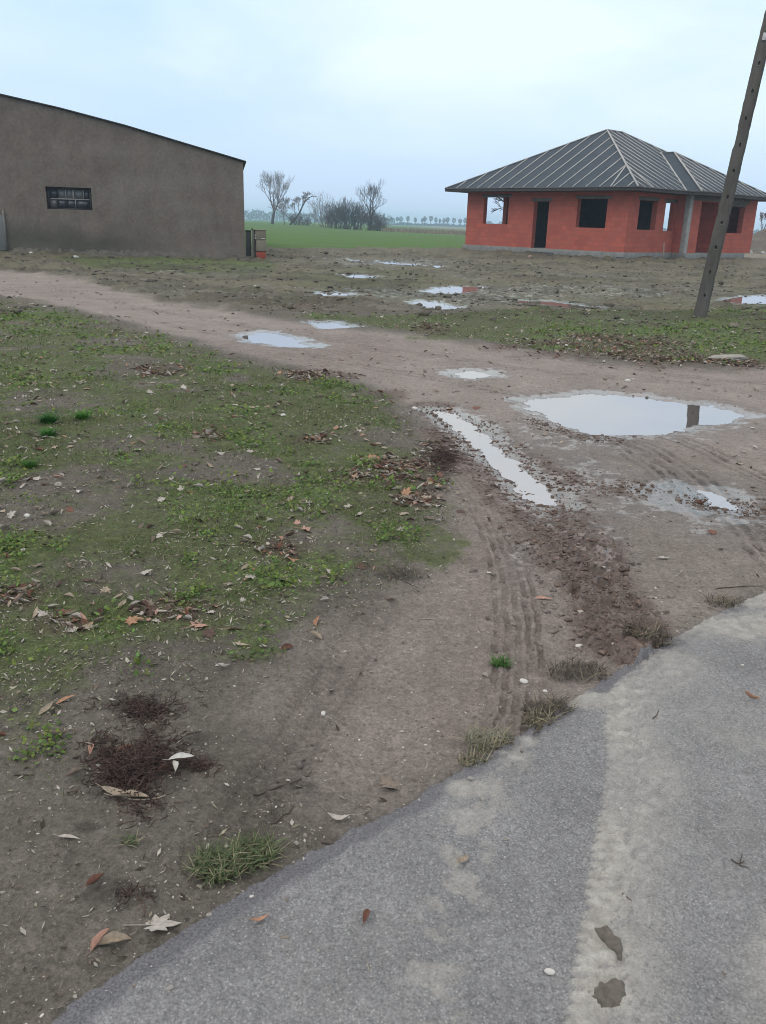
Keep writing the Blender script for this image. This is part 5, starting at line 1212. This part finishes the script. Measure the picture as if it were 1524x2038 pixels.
def build_cover():
    GM = attr_mat('leafy_green', 'col', .75, .2, .25, 80)
    r = np.random.default_rng(33); Vs = []; Fs = []; Cs = []; off = 0
    def add(V, F, C):
        nonlocal off
        Vs.append(V); Fs.append(F+off); Cs.append(C); off += len(V)
    for rmin, rmax, n, sc in ((1.2, 2.5, 60000, .8), (2.5, 5, 150000, 1.0), (5, 9, 170000, 1.35), (9, 20, 170000, 2.2)):
        n = int(n*1.35); a = r.uniform(-radians(46), radians(46), n); rad = np.sqrt(r.uniform(rmin**2, rmax**2, n)); x, y = rad*np.sin(a), rad*np.cos(a)
        h, m = terrain(x, y)
        patch = sstep(.46, .66, fbm(x/.16, y/.16, 3, 141))
        w = np.clip(m['weed']*(.15+.85*patch), 0, 1)*(1-.8*m['lane'])
        ms = m['moss']*(1-m['lane'])*sstep(.40, .62, fbm(x/.30+4, y/.30, 3, 142))
        u = r.random(n)
        # clover-like leaflets in the weed patches
        k = u < w*.55*(m['rd'] < -.05)
        xs, ys, zs = x[k], y[k], h[k]; q_ = len(xs)
        if q_:
            s = r.uniform(.006, .013, q_)*sc; aa = r.uniform(0, 2*pi, q_); up = r.uniform(.004, .028, q_)*min(sc, 1.6)
            nx, ny = r.normal(0, .45, q_), r.normal(0, .45, q_)
            d1 = np.stack([np.cos(aa), np.sin(aa), -nx*np.cos(aa)-ny*np.sin(aa)], -1); d2 = np.stack([-np.sin(aa), np.cos(aa), nx*np.sin(aa)-ny*np.cos(aa)], -1)
            c = np.stack([xs, ys, zs+up], -1); S_ = s[:, None]
            V = np.stack([c-d1*S_, c+d2*S_*.75-d1*S_*.1, c+d1*S_, c-d2*S_*.75-d1*S_*.1], 1).reshape(-1, 3)
            base = np.arange(q_)[:, None]*4; F = np.concatenate([base+[0, 1, 2], base+[0, 2, 3]])
            col = np.array([.140, .215, .060])*r.uniform(.55, 1.25, (q_, 1))*np.stack([r.uniform(.8, 1.3, q_), np.ones(q_), r.uniform(.7, 1.2, q_)], -1)
            add(V, F, np.repeat(np.hstack([col, np.ones((q_, 1))]), 4, 0))
        # short moss and grass
        k = (u > .5) & (u < .5+ms*.42) & (m['rd'] < -.05)
        xs, ys, zs = x[k], y[k], h[k]; q_ = len(xs)
        if q_:
            dry = r.random((q_, 1)) < .28
            col = np.where(dry, np.array([.22, .20, .12]), np.array([.105, .160, .044]))*r.uniform(.6, 1.3, (q_, 1))
            add(*blades(xs, ys, zs-.002, r.uniform(.012, .034, q_)*sc**.7, r.uniform(.0012, .0022, q_)*sc, r.uniform(.3, 1.4, q_), r, col, 2))
    tag(link('ground_cover', mesh('ground_cover', np.vstack(Vs), np.vstack(Fs), GM, False, {'col': np.vstack(Cs)})), 'low clover, moss and short grass covering the verges', 'ground cover', kind='stuff')
    # tufts
    def tuft(px, py, rad, hmin, hmax, n, c0, c1, label, dead=.2, w=.0026, lean=(.5, 1.7), name='grass_tuft', grp=None, cat='grass tuft'):
        g = G(px, py); q_ = np.sqrt(r.random(n))*rad; a = r.uniform(0, 2*pi, n); x, y = g[0]+q_*np.cos(a), g[1]+q_*np.sin(a)*.8
        z = terr_z(x, y); t = r.random((n, 1)); col = np.array(c0)*(1-t)+np.array(c1)*t
        dd = r.random(n) < dead; col[dd] = np.array([.34, .30, .20])*r.uniform(.6, 1.1, (dd.sum(), 1))
        V, F, C = blades(x, y, z-.004, r.uniform(hmin, hmax, n), w*r.uniform(.7, 1.3, n), r.uniform(*lean, n), r, col, 4)
        V -= np.array([g[0], g[1], 0])
        o = link(name, mesh(name, V, F, GM, False, {'col': C}), None, (g[0], g[1], 0)); tag(o, label, cat, grp)
    gg = ((.060, .085, .035), (.155, .195, .10))
    tuft(438, 1737, .066, .02, .062, 420, *gg, 'grey green grass tuft at the road edge, left half of the pair', .22)
    tuft(508, 1712, .056, .02, .058, 340, *gg, 'grey green grass tuft at the road edge, right half of the pair', .25)
    tuft(968, 1472, .07, .015, .055, 420, (.17, .18, .13), (.32, .31, .26), 'straw pale grass tuft beside the road edge', .55)
    tuft(995, 1311, .03, .02, .05, 160, (.05, .12, .03), (.10, .21, .05), 'tiny green grass tuft on the bare track', .05)
    tuft(97, 843, .06, .05, .13, 260, (.02, .09, .02), (.05, .17, .03), 'dark green grass tuft at left, upper of two', .0)
    tuft(97, 868, .05, .04, .09, 220, (.04, .13, .02), (.07, .22, .04), 'bright green grass tuft at left, lower of two', .0)
    tuft(164, 836, .05, .04, .10, 200, (.05, .15, .02), (.09, .25, .04), 'bright green grass tuft right of the dark one', .0)
    tuft(60, 930, .05, .03, .07, 160, (.05, .13, .02), (.08, .20, .04), 'small bright tuft on the left verge below the others', .0)
    tuft(262, 1690, .02, .02, .04, 40, *gg, 'tiny sparse tuft on bare soil below the twig heap', .2)
    dk = ((.055, .045, .038), (.14, .115, .09))
    tuft(1088, 1412, .085, .02, .06, 260, *dk, 'dark withered grass clump overhanging the road edge', .1, .0016, (.8, 1.8))
    tuft(1150, 1335, .11, .02, .06, 260, *dk, 'dark withered grass clump above the road edge', .1, .0016, (.8, 1.8))
    tuft(1285, 1270, .10, .03, .08, 320, *dk, 'brownish withered clump by the churned rut end', .25, .0016, (.8, 1.6))
    tuft(1440, 1195, .08, .03, .06, 160, *dk, 'withered weed clump at the road edge near right side', .3, .0016, (.8, 1.6))
    tuft(1070, 1440, .05, .02, .06, 120, (.12, .11, .07), (.22, .19, .14), 'thin pale grass wisp between the road edge tufts', .4)
    tuft(800, 1143, .10, .02, .05, 160, *dk, 'flat dark wisp of dead grass at the moss rim', .1, .0014, (1, 2))
    tuft(945, 1515, .05, .015, .04, 100, (.10, .11, .06), (.2, .19, .13), 'low straggly grass below the straw pale tuft', .4)
    return tuft
def build_small():
    r = np.random.default_rng(44); rr = random.Random(44)
    # heaps of dead roots and twigs
    TM = attr_mat('dead_root', 'col', .9, .12, 0, 120)
    def heap(px, py, ex, ey, n, hh, label, name='twig_heap', L=(.015, .05), cat='twig heap', c0=(.036, .027, .025), c1=(.125, .088, .076)):
        g = G(px, py); seg = []; cl = []
        gx = (G(px+ex, py)-g); gy = (G(px, py-ey)-G(px, py+ey))/2
        for i in range(n):
            a = rr.uniform(0, 2*pi); q_ = abs(rr.gauss(0, .55))*(1+.45*sin(3*a+px)+.3*sin(5*a+py))
            if q_ > 1.5 or q_ < 0: continue
            p = g+gx*q_*cos(a)+gy*q_*sin(a); l = rr.uniform(*L); d = rr.uniform(0, 2*pi)
            z0 = hh*max(0, 1-q_)*rr.random()
            cx, cy, z = p[0], p[1], z0; rad = rr.uniform(.0008, .0019); nseg = 3; col = np.array(c0)+(np.array(c1)-np.array(c0))*rr.random()
            for k in range(nseg):
                d += rr.gauss(0, .9); nx, ny, nz = cx+cos(d)*l/nseg, cy+sin(d)*l/nseg, max(.0, z+rr.gauss(0, .006))
                seg.append([cx, cy, z, nx, ny, nz, rad, rad*.85]); cl.append(col); cx, cy, z = nx, ny, nz
        S_ = np.array(seg); S_[:, 2] += terr_z(S_[:, 0], S_[:, 1])+.001; S_[:, 5] += terr_z(S_[:, 3], S_[:, 4])+.001
        S_[:, [0, 3]] -= g[0]; S_[:, [1, 4]] -= g[1]
        V, F = tubes(S_, 4); C = np.repeat(np.hstack([np.array(cl), np.ones((len(cl), 1))]), 8, 0)
        tag(link(name, mesh(name, V, F, TM, False, {'col': C}), None, (g[0], g[1], 0)), label, cat)
    heap(270, 1535, 90, 72, 2600, .028, 'dark reddish heap of dead roots and twigs on the soil')
    heap(283, 1420, 85, 36, 520, .012, 'smaller strewn patch of dark twigs above the main heap')
    heap(395, 1535, 40, 14, 110, .01, 'thin trail of dark root bits right of the main heap')
    heap(262, 1795, 55, 18, 34, .005, 'dark scatter of fine roots near the road at lower left', L=(.02, .05))
    heap(880, 905, 40, 40, 500, .03, 'purple brown tangle of roots at the verge corner', L=(.05, .14))
    # single twigs
    TWM = simple_mat('twig_bark', (.10, .082, .066), (.065, .052, .044), 30, .9); PT = simple_mat('pale_stalk', (.36, .31, .25), (.27, .23, .18), 30, .85)
    def twig(pts, rad, label, m=TWM, fork=None, name='twig'):
        g0 = G(*pts[0]); L = [G(*p) for p in pts]; seg = []
        def run(L, r0):
            n = len(L)
            for i in range(n-1):
                seg.append([L[i][0], L[i][1], 0, L[i+1][0], L[i+1][1], 0, r0*(1-.6*i/n), r0*(1-.6*(i+1)/n)])
        run(smooth_line(L, 1), rad)
        for f in fork or []: run(smooth_line([G(*p) for p in f], 1), rad*.75)
        S_ = np.array(seg); lift = rad*1.1
        S_[:, 2] = terr_z(S_[:, 0], S_[:, 1])+lift; S_[:, 5] = terr_z(S_[:, 3], S_[:, 4])+lift; S_[:, [0, 3]] -= g0[0]; S_[:, [1, 4]] -= g0[1]
        V, F = tubes(S_, 6); tag(link(name, mesh(name, V, F, m, True), None, (g0[0], g0[1], 0)), label, 'twig')
    twig([(505, 1590), (545, 1573), (590, 1557), (620, 1535)], .0032, 'forked dark twig on the soil right of the twig heap', fork=[[(530, 1580), (540, 1610), (546, 1640), (540, 1652)], [(540, 1650), (570, 1628), (585, 1612)]])
    twig([(262, 1534), (310, 1507)], .0022, 'straight pale stalk lying across the dark twig heap', PT)
    twig([(225, 1592), (275, 1603), (330, 1594)], .003, 'curved pale stalk along the front of the twig heap', PT)
    twig([(370, 1468), (400, 1464)], .0028, 'short dark twig right of the twig heap')
    twig([(30, 1552), (68, 1549)], .003, 'short dark twig at the left edge below the clover')
    twig([(1452, 1725), (1468, 1735), (1478, 1728)], .002, 'tiny three pronged twig on the dusty asphalt', fork=[[(1468, 1735), (1474, 1715)], [(1468, 1735), (1486, 1745)]])
    twig([(1236, 1795), (1246, 1805), (1254, 1810)], .002, 'small black twig in the dried mud of the road')
    twig([(1190, 1155), (1230, 1175), (1270, 1178)], .004, 'dark stick pressed into the churned rut')
    twig([(640, 1684), (664, 1688)], .0028, 'stubby dark twig near the road edge at centre')
    twig([(1425, 1165), (1470, 1160), (1520, 1162)], .003, 'thin dark stick on the mud at the right edge')
    twig([(835, 1228), (870, 1226)], .0025, 'thin pale stick on the bare soil left of the tyre marks', PT)
    twig([(730, 1936), (734, 1950)], .0018, 'short straw on the asphalt at bottom centre', PT)
    twig([(1296, 1447), (1304, 1440), (1308, 1432)], .0022, 'little curled black twig on the grey asphalt')
    twig([(830, 1168), (790, 1150), (770, 1148)], .002, 'dark thin stem at the rim of the moss')
    twig([(1000, 1690), (1012, 1688)], .0015, 'tiny stalk on the asphalt beside the tyre print', PT)
    # stones that stand out
    SW = simple_mat('white_stone', (.58, .56, .52), (.42, .40, .37), 40, .85); SG = simple_mat('grey_stone', (.30, .285, .265), (.22, .205, .19), 30, .9)
    st = [(1092, 1950, .0085, SW, 'white oval pebble on the asphalt at the bottom'), (1043, 1350, .013, SW, 'white stone beside the lower end of the tyre marks'), (1153, 1274, .013, SW, 'white stone right of the tyre marks'),
          (643, 1416, .010, SW, 'pale stone beside the lugged tyre print'), (563, 830, .02, SW, 'white stone on the upper mossy verge'), (55, 1033, .018, SW, 'white stone on bare patch at left edge'), (416, 1833, .007, SG, 'small grey pebble at road edge near the double tuft'),
          (500, 1795, .006, SW, 'small white pebble below the double grass tuft'), (958, 1609, .007, SG, 'grey pebble on the asphalt near its edge'), (1085, 1370, .008, SW, 'small white pebble above the withered clump'), (1250, 755, .03, SW, 'white stone on the track above the big puddle'),
          (825, 806, .03, SW, 'pale flat stone at the verge rim by the rut puddle'), (340, 1990, .007, SG, 'pale pebble in soil at the bottom left'), (935, 1563, .008, SG, 'pale chip on the asphalt edge'), (150, 514, .10, SW, 'white stone at the foot of the barn wall'), (62, 508, .08, SW, 'smaller white stone at the barn wall foot near left edge'), (905, 775, .02, SG, 'dark pebble on the track above the rut puddle')]
    for i, (px, py, s, m, lb) in enumerate(st):
        g = G(px, py); z = float(terr_z([g[0]], [g[1]])[0]); me = rock_mesh(200+i, s, (1.25, .9, .62)); me.materials.append(m)
        o = link('stone', me, None, (g[0], g[1], z+s*.3), rr.uniform(0, 6)); tag(o, lb, 'stone')
    for p in []: pass
    g = G(1450, 718); me = rock_mesh(301, .17, (1.5, .6, .28)); me.materials.append(simple_mat('slab_stone', (.36, .33, .30), (.26, .24, .215), 12, .9)); z = float(terr_z([g[0]], [g[1]])[0])
    tag(link('stone_slab', me, None, (g[0], g[1], z+.03), .1), 'flat pale stone slab on the far verge near right edge', 'stone')
    # lumps of wet mud dropped on the road
    MM = simple_mat('wet_mud', (.205, .180, .152), (.115, .098, .082), 55, .7, .3, .8, .01)
    def pat(px, py, L, label, seed):
        import bmesh
        P_ = GP(L); c = P_.mean(0); n = 56; nr = 14
        # outline resampled in polar steps
        V = []; F = []
        for i in range(nr+1):
            for j in range(n):
                t = j/n*len(P_); k = int(t); a = P_[k % len(P_)]*(1-t+k)+P_[(k+1) % len(P_)]*(t-k)
                f = i/nr; p = c+(a-c)*f*(1+.34*(fbm(np.array([j*.45]), np.array([seed*1.]), 3, 2)[0]-.5))
                hz = .013*(1-f**6)*(.5+1.1*fbm(np.array([p[0]/.016]), np.array([p[1]/.016]), 4, seed)[0]); V.append((p[0], p[1], hz-.0015*(i == nr)))
        V = np.array(V); V[:, 2] += terr_z(V[:, 0], V[:, 1])
        for i in range(nr):
            for j in range(n): F.append((i*n+j, (i+1)*n+j, (i+1)*n+(j+1) % n, i*n+(j+1) % n))
        V[:, 0] -= c[0]; V[:, 1] -= c[1]
        tag(link('mud_lump', mesh('mud_lump', V, F, MM, True), None, (c[0], c[1], 0)), label, 'mud lump')
    pat(1210, 1995, [(1178, 1985), (1190, 1970), (1205, 1972), (1222, 1964), (1240, 1972), (1244, 1995), (1236, 2015), (1212, 2028), (1185, 2018), (1172, 2002)], 'rounded dark mud lump on the road at the bottom', 401)
    pat(1210, 1890, [(1176, 1862), (1190, 1866), (1204, 1856), (1214, 1866), (1222, 1884), (1240, 1896), (1242, 1915), (1230, 1932), (1218, 1912), (1200, 1892), (1182, 1876)], 'elongated dark mud lump above the rounded one', 402)
    # stuff: clods in the ruts, grit
    CM = attr_mat('clod_earth', 'col', .9, .2, 0, 70)
    base = np.array([(1, 0, 0), (-1, 0, 0), (0, 1, 0), (0, -1, 0), (0, 0, 1), (0, 0, -1)], float)
    import bmesh
    bm = bmesh.new(); bmesh.ops.create_icosphere(bm, subdivisions=2, radius=1); bv = np.array([v.co[:] for v in bm.verts]); bf = np.array([[v.index for v in f.verts] for f in bm.faces]); bm.free()
    def lumps(name, x, y, z, s, col, label, cat, flat=.6, mat=CM):
        n = len(x); nv = len(bv); a = r.uniform(0, 2*pi, n)
        j = 1+.28*r.normal(size=(n, nv)).clip(-1.4, 1.4); st_ = np.stack([r.uniform(.7, 1.7, n), r.uniform(.6, 1.1, n), flat*r.uniform(.6, 1.2, n)], -1)
        p = bv[None]*j[..., None]*st_[:, None]*s[:, None, None]
        X_ = p[..., 0]*np.cos(a)[:, None]-p[..., 1]*np.sin(a)[:, None]+x[:, None]; Y_ = p[..., 0]*np.sin(a)[:, None]+p[..., 1]*np.cos(a)[:, None]+y[:, None]
        V = np.stack([X_, Y_, p[..., 2]+(z+s*.15)[:, None]], -1).reshape(-1, 3); F = (bf[None]+(np.arange(n)*nv)[:, None, None]).reshape(-1, 3)
        C = np.repeat(np.hstack([col, np.ones((n, 1))]), nv, 0)
        tag(link(name, mesh(name, V, F, mat, True, {'col': C})), label, cat, kind='stuff')
    xs = []; ys = []
    for L, w, n in ((RUT, .16, 2200), (CLOD_A, .16, 900), (CLOD_B, .12, 900), (CLOD_C, .10, 400), (CLOD_D, .14, 500)):
        t = r.random(n)*(len(L)-1.001); i = t.astype(int); p = L[i]+(L[i+1]-L[i])*(t-i)[:, None]; xs.append(p[:, 0]+r.normal(0, w*.75, n)); ys.append(p[:, 1]+r.normal(0, w*.75, n))
    # and single ones thrown about the track
    a = r.uniform(-.2, .45, 900); q_ = np.sqrt(r.uniform(3, 110, 900)); xs.append(q_*np.sin(a)); ys.append(q_*np.cos(a))
    x, y = np.concatenate(xs), np.concatenate(ys); h, m = terrain(x, y); k = (m['rd'] < -.03) & (m['lane'] > .3); x, y, h = x[k], y[k], h[k]
    s = np.exp(r.normal(-5.35, .55, len(x))).clip(.0015, .016); red = (m['mud'][k] > .3)[:, None]
    col = np.where(red, np.array([.150, .110, .092]), np.array([.190, .162, .145]))*r.uniform(.6, 1.3, (len(x), 1))
    a = r.uniform(-.5, .5, 9000); q_ = r.uniform(15, 46, 9000); x2, y2 = q_*np.sin(a), q_*np.cos(a); h2, m2 = terrain(x2, y2)
    k = (m2['lane'] < .4) & (m2['field'] < .3) & (r.random(9000) < .25+.75*sstep(.45, .62, fbm(x2/1.1+3, y2/.7, 4, 82))) & (poly_sd(x2, y2, HOUSE_P) > .3)
    x2, y2, h2 = x2[k], y2[k], h2[k]; s2 = np.exp(r.normal(-3.75, .5, len(x2))).clip(.01, .08)
    x, y, h, s = np.concatenate([x, x2]), np.concatenate([y, y2]), np.concatenate([h, h2]), np.concatenate([s, s2]); col = np.vstack([col, np.array([.135, .120, .095])*r.uniform(.5, 1.3, (len(x2), 1))])
    lumps('mud_clods', x, y, h, s, col, 'dark crumbled mud clods along the churned wheel ruts', 'mud clods')
    n = 9000; a = r.uniform(-.56, .56, n); q_ = 1.25+np.abs(r.normal(0, 2.2, n)); x, y = q_*np.sin(a), q_*np.cos(a); h, m = terrain(x, y)
    k = (m['moss'] < .4) | (r.random(n) < .2); x, y, h, rdk = x[k], y[k], h[k], m['rd'][k]
    keep = (rdk < 0) | (r.random(len(x)) < .10); x, y, h, rdk = x[keep], y[keep], h[keep]+np.where(rdk[keep] > 0, .012, 0), rdk[keep]
    s = np.exp(r.normal(-6.35, .5, len(x))).clip(.0007, .006)
    pale = r.random((len(x), 1)) < .35; col = np.where(pale, np.array([.48, .45, .40]), np.array([.22, .19, .16]))*r.uniform(.6, 1.2, (len(x), 1))
    lumps('gravel', x, y, h, s, col, 'scattered grit and tiny pale pebbles in the soil', 'gravel', .75)
def build_by_house(h, WOOD):
    p = h(-.25, -.0)
    p0 = G(1320, 516, .19); p1 = at(1317, 490, p0[1]+.12)
    z0 = float(base_h(np.array([p0[0]]), np.array([p0[1]]))[0])
    MB().bar((0, 0, -.12), (-.06, .14, .84), .055, .035, (1, 0, 0)).build('wooden_stake', simple_mat('stake_wood', (.50, .42, .34), (.38, .31, .25), 9), None, 0, loc=(p0[0], p0[1], z0))
    tag(bpy.data.objects['wooden_stake'], 'short wooden stake leaning on the house plinth', 'stake')
    q_ = G(1056, 510, .19)
    me = rock_mesh(77, .13, (1.1, .9, .85)); me.materials.append(simple_mat('broken_block', (.27, .19, .15), (.20, .15, .12), 9)); z0 = float(base_h(np.array([q_[0]]), np.array([q_[1]]))[0])
    tag(link('broken_block', me, None, (q_[0], q_[1], z0+.05)), 'broken pale block lying below the house door', 'block')

scene.view_settings.view_transform = 'Standard'; scene.view_settings.look = 'None'; scene.view_settings.exposure = 0.0; scene.view_settings.gamma = 1.0
scene.cycles.use_denoising = True; scene.cycles.filter_width = 1.0
try: scene.cycles.denoiser = 'OPENIMAGEDENOISE'
except Exception: pass
scene.cycles.max_bounces = 8; scene.cycles.diffuse_bounces = 3; scene.cycles.glossy_bounces = 3; scene.cycles.volume_bounces = 1
import time as _t
_t0 = _t.time()
def lap(s):
    print('T', s, round(_t.time()-_t0, 1))
build_sky(); build_haze(); build_ground(); lap('ground'); build_puddles()
_h, _w = build_house(); build_by_house(_h, _w); build_barn(); build_pole(); build_cabinet(); lap('built')
build_trees(); lap('trees'); build_far(); lap('far'); build_leaves(); lap('leaves'); build_cover(); lap('cover'); build_small(); lap('small')
bpy.context.view_layer.update()
